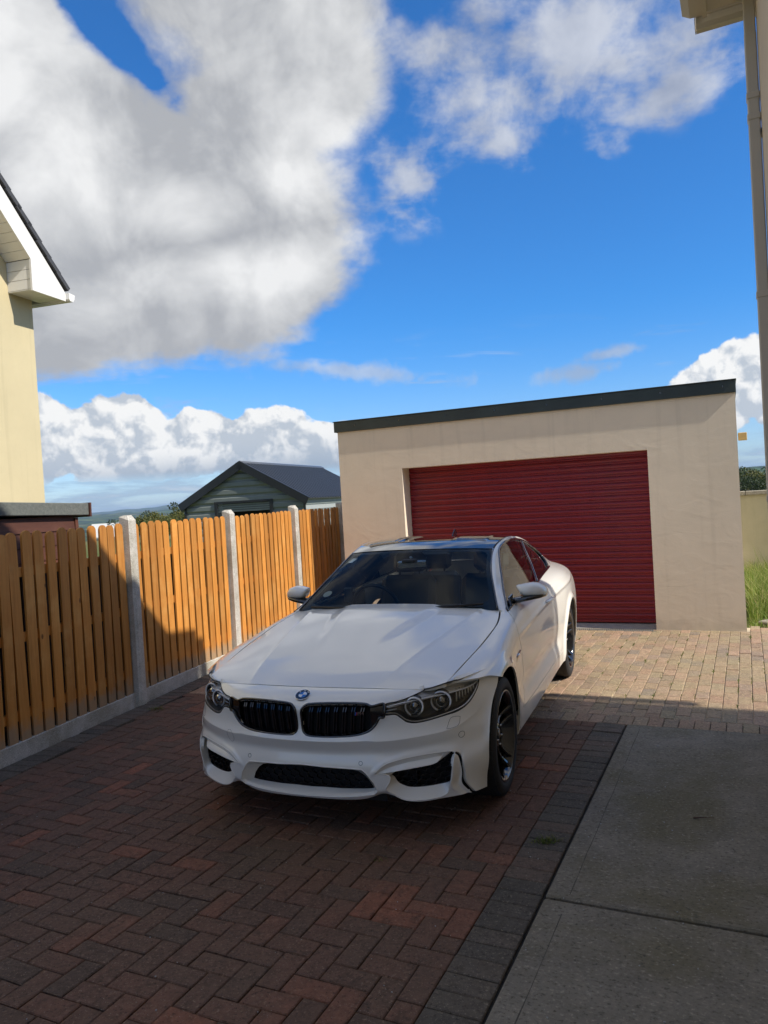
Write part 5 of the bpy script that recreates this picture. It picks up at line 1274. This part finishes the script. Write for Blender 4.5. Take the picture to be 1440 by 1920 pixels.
# ---- headlights
for sgn in (1, -1):
    ld = patch_data(bumper, (2.9, 7.0), (3.9, 6.3), 150, 80, keep=[shrink(head, None, .985)], flange=0, off=-.003, outward=(.3, -1, 0))
    if sgn < 0: ld = mirrored(*ld)
    hl = mesh_obj('headlight', *ld, M['lens'], car, True)
    # housing: the same outline sunk into the body, dark
    def bowl(U, V):
        S = bumper(U, V).copy(); UU, VV = np.meshgrid(U, V); return S
    a = deep(head, .004); bt = sample(bumper, shrink(head, None, .90)); bt[:, 1] += .062; bt[:, 0] -= .02
    n = len(a); vs = list(map(tuple, a))+list(map(tuple, bt))
    if sgn < 0: vs = [(-x, y, z) for x, y, z in vs]
    mesh_obj('lamp_housing', vs, [(i, (i+1) % n, n+(i+1) % n, n+i) for i in range(n)]+[tuple(range(n, 2*n))], M['lamp_grey'], hl, False)
    mask = rounded([(3.0, 5.0), (3.67, 5.125), (4.25, 5.195), (4.82, 5.265), (5.38, 5.295), (5.85, 5.315), (6.42, 5.34), (6.87, 5.50), (6.93, 5.64), (6.6, 6.08), (6.15, 6.38), (4.95, 6.38), (4.68, 6.0), (4.42, 5.67), (4.0, 5.40), (3.47, 5.22), (3.0, 5.10)], 2)
    def band_fn(U, V):
        S = bumper(U, V).copy(); UU, VV = np.meshgrid(U, V)
        lo_ = np.interp(UU, [2.98, 3.67, 4.25, 4.82, 5.38, 5.85, 6.42, 6.87], [4.99, 5.12, 5.19, 5.26, 5.29, 5.31, 5.335, 5.50]); hi_ = np.interp(UU, [3.0, 3.47, 4.05, 4.66, 5.99, 6.5, 6.95], [5.11, 5.23, 5.45, 6.05, 6.5, 6.1, 5.70])
        S[..., 1] += .034*np.clip((VV-lo_)/(hi_-lo_+.02), 0, 1); return S
    tb = patch_data(band_fn, (2.95, 7.0), (4.9, 6.3), 140, 90, keep=[mask], flange=0, off=-.008, outward=(.3, -1, 0))
    if sgn < 0: tb = mirrored(*tb)
    mesh_obj('lens_reflection_band', *tb, M['lens_reflection'], hl, True)  # pale strip under the lens, standing in for its reflection of the sky
    # chrome brow along the upper edge
    lo = [(3.0, 5.0), (3.67, 5.125), (4.25, 5.195), (4.82, 5.265), (5.38, 5.295), (5.85, 5.315), (6.42, 5.34), (6.87, 5.50)]
    up = [(a_, b__-.07) for a_, b__ in lo]
    A, B = sample(bumper, rounded(up, 4, False)), sample(bumper, rounded(lo, 4, False)); A = A+np.array([-.002, .022, -.002]); B = B+np.array([0, .007, 0])
    m = len(A); vs = [(sgn*x, y, z) for x, y, z in np.vstack([A, B])]
    mesh_obj('lamp_brow', vs, [(i, i+1, m+i+1, m+i) for i in range(m-1)], M['silver'], hl, True)
    dv = sample(bumper, rounded(lo, 4, False)); dv[:, 1] += .006; mb = MB(); mb.tube([(sgn*x, y, z) for x, y, z in dv], .0030, 6); mb.build('divider_strip', M['badge_white'], hl)
    # lower light guide
    lg = sample(bumper, rounded([(3.0, 4.66), (3.36, 4.64), (3.56, 4.48), (3.78, 4.24), (4.1, 4.12), (4.6, 4.15), (5.15, 4.25), (5.74, 4.36), (6.15, 4.50), (6.45, 4.76), (6.70, 5.1), (6.83, 5.38)], 3, False)); lg[:, 1] += .007
    mb = MB(); mb.tube([(sgn*x, y, z) for x, y, z in lg], .0035, 6); mb.build('light_guide', M['silver'], hl)
    for (u, v, r, ox, oy) in ((4.12, 4.84, .0445, -.004, .022), (5.215, 4.88, .0495, -.010, .032)):
        Mx = surf_frame(bumper, u, v, 1); p = Mx.translation+Vector((ox, oy, 0))
        Mr = Matrix.Translation((sgn*p.x, p.y, p.z)) @ Matrix.Rotation(R(13*sgn), 4, 'Z')
        ang = [R(-62+304*k/30)+R(-90+0) for k in range(31)]
        mb = MB(); pts = [Mr @ Vector((r*math.cos(t+R(60)), -.004, r*math.sin(t+R(60)))) for t in ang]; pts = [Mr @ Vector((r*math.cos(R(-68+ -0)+k*R(316)/30-R(0)), -.004, r*math.sin(R(-68)+k*R(316)/30))) for k in range(31)]
        mb.tube(pts, .0050, 8); mb.build('ring_light', M['badge_white'], hl)
        mb = MB(); mb.lathe([(-.002, r-.004), (.012, r-.010), (.020, r*.62), (.012, r*.60), (.0, r*.58), (-.010, r*.38), (-.014, 0)], 28, Mr, axis='Y', mi=0)
        mb.build('projector', [M['satin']], hl)
        mb = MB(); mb.lathe([(.004, r*.60), (-.008, r*.50), (-.016, r*.28), (-.018, .0)], 24, Mr, axis='Y'); mb.build('projector_lens', M['lens'], hl)
        mb = MB(); mb.lathe([(.006, r+.0035), (.022, r+.005), (.040, r+.006)], 28, Mr, axis='Y'); mb.build('ring_bezel', M['lamp_grey'], hl)
    # ribbed side reflector by the outer corner and inner blade
    for k in range(7):
        u = 5.85+k*.13; v0, v1 = 4.75+k*.06, 5.45
        q = sample(bumper, [(u, v0), (u, v1)]); q[:, 1] += .012; q[:, 0] -= .006
        mb = MB(); mb.tube([(sgn*x, y, z) for x, y, z in q], .0045, 6); mb.build('reflector_rib', M['silver'], hl)
    for v in (4.78, 4.95):
        q = sample(bumper, [(3.04, v), (3.45, v+.06)]); q[:, 1] += .012
        mb = MB(); mb.tube([(sgn*x, y, z) for x, y, z in q], .0035, 6); mb.build('light_blade', M['badge_white'], hl)
    p = sample(bumper, rounded(OL['headlight'], 4)); mb = MB(); mb.tube([(sgn*x, y+.002, z) for x, y, z in p], .0032, 6, closed=True); mb.build('lamp_seal', M['black_plastic'], hl)

# ---- bonnet
part('bonnet', patch_data(bonnet, (0, .994), (-.962, 5), 180, 240, flange=.02, outward=(0, -.3, 1)), M['paint'])
# ---- fender, door, rear quarter from the one side surface
ar = [(0, .335), (2.812, .335)]
def arch_uv(yc, r=.385, n=60):
    """the wheel opening as an outline in the side surface's own (y, v)"""
    Vs = np.linspace(0, 5.7, 400); out = []
    for a in np.linspace(-70, 250, n):
        y = yc+r*math.cos(R(a)); z = .335+r*math.sin(R(a)); zz = side(np.array([y]), Vs)[:, 0, 2]; out.append((y, float(np.interp(z, zz, Vs))))
    return np.array(out+[(yc-r*.5, -.4), (yc+r*.5, -.4)])
a_f, a_r = arch_uv(0), arch_uv(2.812)
dc = rounded(OL['doorcut'][::-1], 4, False); rc = rounded([(1.86, .74)]+OL['rearcut'][::-1][1:-1]+[(2.02, 5.0), (2.04, 5.75)], 4, False)
dc = np.vstack([[(.56, .80)], dc[1:], [(.735, 5.75)]])
sk = .98
fpoly = np.vstack([[(.56, -.1), (.56, .8)], dc-np.array([.004, 0]), [(.735, 5.8), (-.5, 5.8), (-.487, 5.59)], sm_[1:]+np.array([0, .03]), [(0., 3.2), (.2, 1.5), (.3, -.1)]])
part('front_wing', patch_data(side, (-.62, .80), (0, 5.7), 200, 200, keep=[fpoly], holes=[a_f], flange=.012, outward=(1, 0, .3)), M['paint'], 'pair')
dpoly = np.vstack([dc+np.array([.004, 0]), (rc-np.array([.004, 0]))[::-1]])
doors = part('door', patch_data(side, (.5, 2.2), (sk, 5.7), 200, 150, keep=[dpoly], flange=.012, outward=(1, 0, .3)), M['paint'], 'pair')
part('side_skirt', patch_data(side, (.30, 2.45), (0, sk-.03), 160, 24, holes=[a_f, a_r], flange=.03, outward=(1, 0, .3)), M['paint'], 'pair')
qpoly = np.vstack([rc+np.array([.004, 0]), [(3.9, 5.8), (3.9, -.1), (2.0, -.1), (1.9, .74)]])
part('rear_quarter', patch_data(side, (1.8, 3.82), (0, 5.7), 240, 160, keep=[np.vstack([rc+np.array([.004, 0]), [(3.9, 5.8), (3.9, -.1), (2.30, -.1), (2.30, sk), (1.86, sk)]])], holes=[a_r], flange=.012, outward=(1, 0, .3)), M['paint'], 'pair')
yy_ = np.linspace(.10, .78, 30); be = nspline([r[1][1] for r in BO_ROW], np.array([r[1] for r in BO_ROW]))
for sgn in (1, -1):
    a_ = be(np.minimum(yy_, .72)); a_[:, 0] += .0045; a_[:, 1] = yy_; a_[:, 2] += .0; w_ = belt(yy_); w_[:, 2] -= .001; w_[:, 0] += .001
    a_[yy_ > .72, 2] += (yy_[yy_ > .72]-.72)*.2
    vs, fs = [], []
    for p_, q_ in zip(a_, w_):
        for t_ in (0, 0, .33, .66, 1): pass
        m_ = [p_+(q_-p_)*t_+np.array([0, 0, .004*math.sin(math.pi*t_)*np.linalg.norm(q_-p_)/.05]) for t_ in (0, .25, .5, .75, 1)]
        vs += [tuple(np.array([sgn, 1, 1])*(p_+np.array([0, 0, -.02])))]+[tuple(np.array([sgn, 1, 1])*v) for v in m_]
    for i in range(len(yy_)-1):
        for j in range(5): fs.append((i*6+j, i*6+j+1, i*6+7+j, i*6+6+j))
    mesh_obj('cowl_panel', vs, fs, M['paint'], car, True)
# ---- greenhouse
dlo = rounded(OL['dlo'][:-3]+[(2.5, .012), (2.0, .012), (1.4, .012), (.95, .010)], 4)
part('roof_side', patch_data(house, (.70, 3.70), (0, 1), 260, 90, holes=[dlo], flange=.02, outward=(1, 0, .5)), M['paint'], 'pair')
wg = part('side_window', patch_data(house, (.70, 3.70), (0, 1), 200, 50, keep=[dlo], flange=0, off=-.012, outward=(1, 0, .5)), M['sideglass'], 'pair')
for o, sgn in zip(wg, (1, -1)):
    p = sample(house, dlo); mb = MB(); mb.tube([(sgn*(x-.004), y, z) for x, y, z in p], .011, 6, closed=True); mb.build('window_trim', M['gloss_black'], o)
    bp_ = [(2.262, .93), (2.135, .625), (2.065, .347), (1.95, .02)]
    p = sample(house, rounded(bp_, 4, False)); vs = []
    for x, y, z in p: vs += [(sgn*(x-.004), y-.022, z), (sgn*(x-.004), y+.022, z)]
    mesh_obj('window_pillar', vs, [(2*i, 2*i+1, 2*i+3, 2*i+2) for i in range(len(p)-1)], M['gloss_black'], o)
    p = sample(house, rounded([(u+.03, v) for u, v in bp_], 4, False)); mb = MB(); mb.tube([(sgn*(x+.0), y, z) for x, y, z in p], .004, 6); mb.build('pillar_strip', M['satin'], o)
ws = part('windscreen', patch_data(screen, (0, .985), (.0, .99), 80, 60, flange=0, outward=(0, -1, .6)), M['glass'])
# frit band round the screen
def frit(U, V): S = screen(U, V).copy(); S[..., 1] += .004; return S
wk = np.array([(-.2, .10), (.88, .10), (.93, .14), (.945, .2), (.940, .90), (.90, .955), (-.2, .955)])
part('screen_border', patch_data(screen, (0, .985), (.0, .99), 120, 100, holes=[wk], flange=0, off=-.004, outward=(0, -1, .6)), M['black_plastic'], 'both', ws)
p = sample(screen, [(.992, v) for v in np.linspace(0, 1, 24)])
for sgn in (1, -1):
    mb = MB(); mb.tube([(sgn*x, y, z+.001) for x, y, z in p], .007, 6); mb.build('pillar_seal', M['gloss_black'], car)
part('roof_panel', patch_data(roof, (0, .985), (1.212, 2.75), 220, 260, flange=.01, outward=(0, 0, 1)), M['carbon'])
part('rear_window', patch_data(rearglass, (0, .98), (0, 1), 40, 30, flange=0, outward=(0, .3, 1)), M['sideglass'])
part('tail_panel', patch_data(tail, (0, 1), (0, 1), 60, 80, flange=0, outward=(0, 1, .5)), M['paint'])
# shark-fin aerial
mb = MB(); mb.prism([(-.004, 2.30, 1.35), (-.004, 2.47, 1.335), (-.004, 2.47, 1.345), (-.004, 2.44, 1.410), (-.004, 2.40, 1.412)], (.008, 0, 0)); mb.build('roof_aerial', M['gloss_black'], car)
# belt moulding
for sgn in (1, -1):
    b_ = belt(np.linspace(.86, 2.9, 30)); mb = MB(); mb.tube([(sgn*(x-.004), y, z+.004) for x, y, z in b_], .008, 6); mb.build('belt_moulding', M['gloss_black'], car)
# ---- door mirrors
for sgn in (1, -1):
    def ring(xc, yc, zc, ry, rz, n=20, e=2.4, x1=None):
        o = []
        for i in range(n):
            t = 2*math.pi*i/n; c, s = math.cos(t), math.sin(t); yy = ry*abs(c)**(2/e)*(1 if c > 0 else -1); zz_ = rz*abs(s)**(2/e)*(1 if s > 0 else -1)
            o.append((sgn*xc, yc+yy, zc+zz_))
        return o
    def shell(name, secs, mat, parent, n=20):
        vs = [p for s_ in secs for p in ring(*s_, n=n)]; fs = []; L = len(secs)
        for i in range(L-1):
            for j in range(n): fs.append((i*n+j, i*n+(j+1) % n, (i+1)*n+(j+1) % n, (i+1)*n+j))
        fs += [tuple(range(n))[::-1], tuple((L-1)*n+j for j in range(n))]
        return mesh_obj(name, vs, fs, mat, parent, True)
    mir = shell('door_mirror', [(.812, 1.005, 1.060, .020, .008), (.822, 1.02, 1.052, .050, .019), (.840, 1.025, 1.036, .070, .036), (.87, 1.03, 1.033, .085, .046), (.92, 1.04, 1.034, .088, .050), (.965, 1.05, 1.028, .082, .047), (.995, 1.065, 1.018, .066, .037), (1.009, 1.075, 1.008, .044, .022), (1.013, 1.08, 1.005, .02, .009)], M['paint'], car)
    shell('mirror_base', [(.768, .985, .958, .030, .022), (.80, .99, .962, .050, .022), (.85, 1.00, .972, .068, .022), (.92, 1.02, .984, .078, .021), (.975, 1.045, .992, .070, .020), (1.004, 1.07, .996, .048, .016), (1.011, 1.08, .998, .02, .008)], M['gloss_black'], mir)
    mb = MB(); mb.prism([(sgn*.79, .86, .935), (sgn*.79, 1.04, .935), (sgn*.775, .98, 1.01), (sgn*.765, .90, .995)], (sgn*.012, 0, 0)); mb.build('mirror_mount', M['gloss_black'], mir)
# ---- door handles and side vents
for o, sgn in zip(doors, (1, -1)):
    h0 = sample(side, [(1.66, 4.36), (1.70, 4.40), (1.80, 4.42), (1.88, 4.40), (1.93, 4.36)]); mb = MB()
    mb.tube([(sgn*(x+dx), y, z) for (x, y, z), dx in zip(h0, (.002, .022, .030, .024, .002))], [.008, .012, .013, .012, .008], 10); mb.build('door_handle', M['paint'], o)
for sgn in (1, -1):
    v_ = rounded([(.40, 3.28), (.42, 3.52), (.50, 3.60), (.565, 3.60), (.555, 3.42)], 2); p = sample(side, v_); n = len(p)
    vs = [(sgn*(x+.001), y, z) for x, y, z in p]; vs2 = [(sgn*(x-.02), y, z) for x, y, z in p]
    mesh_obj('side_vent', vs, [tuple(range(n))], M['gloss_black'], car)
    q = sample(side, [(.43, 3.50), (.565, 3.56)]); mb = MB(); mb.tube([(sgn*(x+.003), y, z) for x, y, z in q], .004, 6); mb.build('vent_blade', M['chrome'], car)
# ---- wheels
def make_wheel(yc, xo, rt, w, sgn):
    wh = empty('wheel', (0, 0, 0), 0, car); wh.matrix_local = Matrix.Translation((sgn*xo, yc, rt))
    f = sgn; X = lambda d: -f*d            # d = depth inwards from the outer face
    mb = MB(); prof = [(X(.030), .247), (X(.010), .256), (X(.0), .275), (X(.002), .300), (X(.012), rt-.012), (X(.026), rt-.002)]
    prof += [(X(.026+.0+(w-.052)*k/4), rt) for k in range(1, 4)]+[(X(w-.026), rt-.002), (X(w-.01), rt-.014), (X(w), .29), (X(w-.01), .25)]
    mb.lathe(prof, 64)
    for k in range(72):                     # tread blocks
        a = 2*math.pi*k/72
        for (d0, d1, t) in ((.016, .058, .5), (w-.058, w-.016, -.5)):
            Mt = Matrix.Rotation(a, 4, 'X')
            vs = [Mt @ Vector((X(d), (s_)*.0100+(.006*t if d == d0 else 0), rt-.006+h+(-.006 if d in (.016, w-.016) else 0))) for h in (0, .0085) for d in (d0, d1) for s_ in (-1, 1)]
            mb.add(vs, [(4, 5, 7, 6), (0, 4, 6, 2), (1, 3, 7, 5), (0, 1, 5, 4), (2, 6, 7, 3)])
    mb.build('tyre', M['rubber'], wh)
    mb = MB(); mb.lathe([(X(.012), .252), (X(.006), .256), (X(.004), .252), (X(.010), .240), (X(.030), .236), (X(.05), .226), (X(w-.03), .222)], 64); mb.build('rim_barrel', M['rim'], wh)
    for k in range(5):
        for s_ in (-1, 1):
            a0 = R(90+72*k); mb = MB(); secs = []
            for i in range(9):
                t = i/8; r = .050+.190*t; da = s_*(R(20)*(1-t)**1.6+R(8.5)*(.35+.65*t)); dd = .052-.010*t-.030*t**3+.016*math.sin(math.pi*t); hw = .0115-.0035*math.sin(math.pi*t)+.004*t**4
                er = Vector((0, math.cos(a0+da), math.sin(a0+da))); et = Vector((0, -math.sin(a0+da), math.cos(a0+da))); c = er*r
                secs.append([c+et*hw*.55+Vector((X(dd), 0, 0)), c+et*hw+Vector((X(dd+.006), 0, 0)), c+et*hw*.9+Vector((X(dd+.034), 0, 0)), c-et*hw*.9+Vector((X(dd+.034), 0, 0)), c-et*hw+Vector((X(dd+.006), 0, 0)), c-et*hw*.55+Vector((X(dd), 0, 0))])
            vs = [p for q in secs for p in q]; fs = [(i*6+j, i*6+(j+1) % 6, i*6+6+(j+1) % 6, i*6+6+j) for i in range(8) for j in range(6)]
            mb.add(vs, fs); edge_split(mb.build('spoke', M['rim'], wh))
    mb = MB(); mb.lathe([(X(.100), .074), (X(.060), .072), (X(.050), .060), (X(.050), .036), (X(.046), .034), (X(.044), .0)], 32); mb.build('hub', M['rim'], wh)
    for k in range(5):
        a = R(54+72*k); mb = MB(); mb.lathe([(X(.048), .008), (X(.040), .007), (X(.038), .0)], 8, Matrix.Translation((0, .054*math.cos(a), .054*math.sin(a)))); mb.build('wheel_bolt', M['satin'], wh)
    mb = MB(); mb.lathe([(X(.105), .08), (X(.105), .185), (X(.128), .185), (X(.128), .08)], 48); mb.build('brake_disc', M['disc'], wh)
    mb = MB(); n = 8; a_ = [R(150+50*i/n) if f*1 > 0 else R(150+50*i/n) for i in range(n+1)]; vs = []
    for a in a_:
        for r, d in ((.115, .085), (.205, .085), (.205, .15), (.115, .15)): vs.append((X(d), r*math.cos(a), r*math.sin(a)))
    mb.add(vs, [(i*4+j, i*4+(j+1) % 4, i*4+4+(j+1) % 4, i*4+4+j) for i in range(n) for j in range(4)]+[(0, 1, 2, 3), (n*4+3, n*4+2, n*4+1, n*4)]); mb.build('brake_caliper', M['caliper'], wh)
    return wh
for sgn in (1, -1):
    make_wheel(0, .905, .331, .255, sgn); make_wheel(2.812, .928, .337, .275, sgn)
# ---- wheel wells, floor, interior
for sgn in (1, -1):
    for yc in (0, 2.812):
        mb = MB(); n = 26; vs = []
        for i in range(n+1):
            a = R(-15+210*i/n)
            for x in (.845 if yc == 0 else .90, .56): vs.append((sgn*x, yc+.40*math.cos(a), .335+.40*math.sin(a)))
        mb.add(vs, [(2*i, 2*i+1, 2*i+3, 2*i+2) for i in range(n)])
        vs = [(sgn*.56, yc+.40*math.cos(R(-15+210*i/n)), .335+.40*math.sin(R(-15+210*i/n))) for i in range(n+1)]; mb.add(vs, [tuple(range(n+1))])
        mb.build('wheel_arch_liner', M['void'], car)
mb = MB(); mb.box((-.55, -.62, .20), (.55, 3.75, .26)); mb.box((-.86, .46, .22), (.86, 2.36, .26)); mb.box((-.55, -.58, .26), (.55, .50, .66)); mb.box((-.78, 3.26, .24), (.78, 3.78, .30)); mb.build('underbody', M['void'], car)
mb = MB(); mb.box((-.80, .50, .26), (.80, .58, .86)); mb.build('firewall', M['void'], car)
mb = MB(); dpts = [(-.74, .60, .90), (-.74, .98, .935), (-.74, 1.16, .915), (-.74, 1.22, .84), (-.74, 1.20, .60), (-.74, .60, .60)]
mb.prism(dpts, (1.48, 0, 0)); edge_split(mb.build('dashboard', M['dash'], car))
mb = MB(); mb.tube([(-.37+.185*math.cos(t), 1.30-.06*math.sin(t), .88+.175*math.sin(t)) for t in np.linspace(0, 2*math.pi, 33)[:-1]], .015, 8, closed=True)
mb.tube([(-.55, 1.30, .88), (-.37, 1.31, .86), (-.19, 1.30, .88)], .018, 6); mb.tube([(-.37, 1.31, .86), (-.37, 1.35, .71)], .018, 6); mb.tube([(-.37, 1.30, .86), (-.37, 1.12, .78)], .035, 8); mb.build('steering_wheel', M['black_plastic'], car)
def seat(x, y, w=.50, rear=False):
    mb = MB(); zb = .48 if not rear else .52
    mb.box((x-w/2, y-.25, zb-.12), (x+w/2, y+.27, zb), bev=.05)
    Ms = Matrix.Translation((x, y+.27, zb)) @ Matrix.Rotation(R(-16), 4, 'X')
    H = .58 if not rear else .48
    mb.box((-w/2, -.05, -.03), (w/2, .09, H), Ms, bev=.05)
    mb.box((-w*.30, -.02, H+.03), (w*.30, .08, H+.20), Ms, bev=.035); mb.box((-.10, .02, H-.02), (-.085, .035, H+.06), Ms); mb.box((.085, .02, H-.02), (.10, .035, H+.06), Ms)
    mb.build('seat', M['seat'], car)
for x in (-.37, .37): seat(x, 1.70); seat(x, 2.52, .52, True)
mb = MB(); mb.box((-.115, -.012, -.032), (.115, .022, .032), Matrix.Translation((.0, 1.155, 1.215)) @ Matrix.Rotation(R(18), 4, 'Z'), bev=.012); mb.tube([(0, 1.155, 1.24), (0, 1.13, 1.275)], .012, 8); mb.build('interior_mirror', M['satin'], car)
mb = MB(); mb.box((-.05, 1.06, 1.235), (.05, 1.14, 1.262), bev=.006); mb.build('sensor_pod', M['black_plastic'], car)
for sgn in (1, -1):
    mb = MB(); mb.box((sgn*.785-.02, .80, .45), (sgn*.785+.02, 2.05, .925), bev=.01); mb.build('door_card', M['dash'], car)
mb = MB(); mb.prism([(.74, 1.22, .80), (.74, 1.34, .955), (.74, 1.75, .955), (.74, 1.90, .80)], (.02, 0, 0)); mb.build('door_card_inlay', M['cream'], car)
mb = MB(); mb.prism([(.725, 1.40, .80), (.725, 1.46, .90), (.725, 1.72, .90), (.725, 1.78, .82), (.725, 1.72, .78)], (.02, 0, 0)); mb.build('speaker_cover', M['satin'], car)
mb = MB(); mb.tube([(.715, 1.55, .875), (.715, 1.66, .875)], .012, 8); mb.build('door_pull', M['silver'], car)
# wipers
for x0, x1 in ((-.62, -.05), (.05, .64)):
    q = sample(screen, [(abs(x0)/.74, .045), (abs(x1)/.74, .075)]); q[0][0] = x0; q[1][0] = x1
    mb = MB(); a, b_ = q; mid = (a+b_)/2+np.array([0, -.02, .004]); mb.tube([a+np.array([0, -.014, .008]), mid, b_+np.array([0, -.012, .008])], .006, 6)
    mb.tube([a+np.array([0, -.02, .012]), b_+np.array([0, -.018, .012])], .009, 6); mb.build('wiper', M['black_plastic'], car)
# stickers and the dash-mounted phone holder on the driver's side
def sticker(u, v, w, h, rnd, mat, name):
    Mx = surf_frame(screen, u, v, -1); Mx.translation += Vector((0, .008, 0))
    if rnd: mb = MB(); mb.add([(w*math.cos(2*math.pi*i/24), w*math.sin(2*math.pi*i/24), 0) for i in range(24)], [tuple(range(24))])
    else: mb = MB(); mb.add([(-w, -h, 0), (w, -h, 0), (w, h, 0), (-w, h, 0)], [(0, 1, 2, 3)])
    o = mb.build(name, mat, ws); o.matrix_local = Mx
sticker(.87, .855, .032, .032, False, M['badge_white'], 'window_sticker'); sticker(.82, .26, .036, .036, True, M['cream'], 'tax_disc')
mb = MB(); mb.box((-.50, .98, .96), (-.43, 1.0, 1.07), bev=.008); mb.tube([(-.465, 1.0, 1.0), (-.465, .98, .93)], .012, 8); mb.build('phone_holder', M['black_plastic'], car)
mb = MB(); mb.box((-.55, 3.60, .24), (.55, 3.80, .50)); mb.build('rear_valance', M['black_plastic'], car)
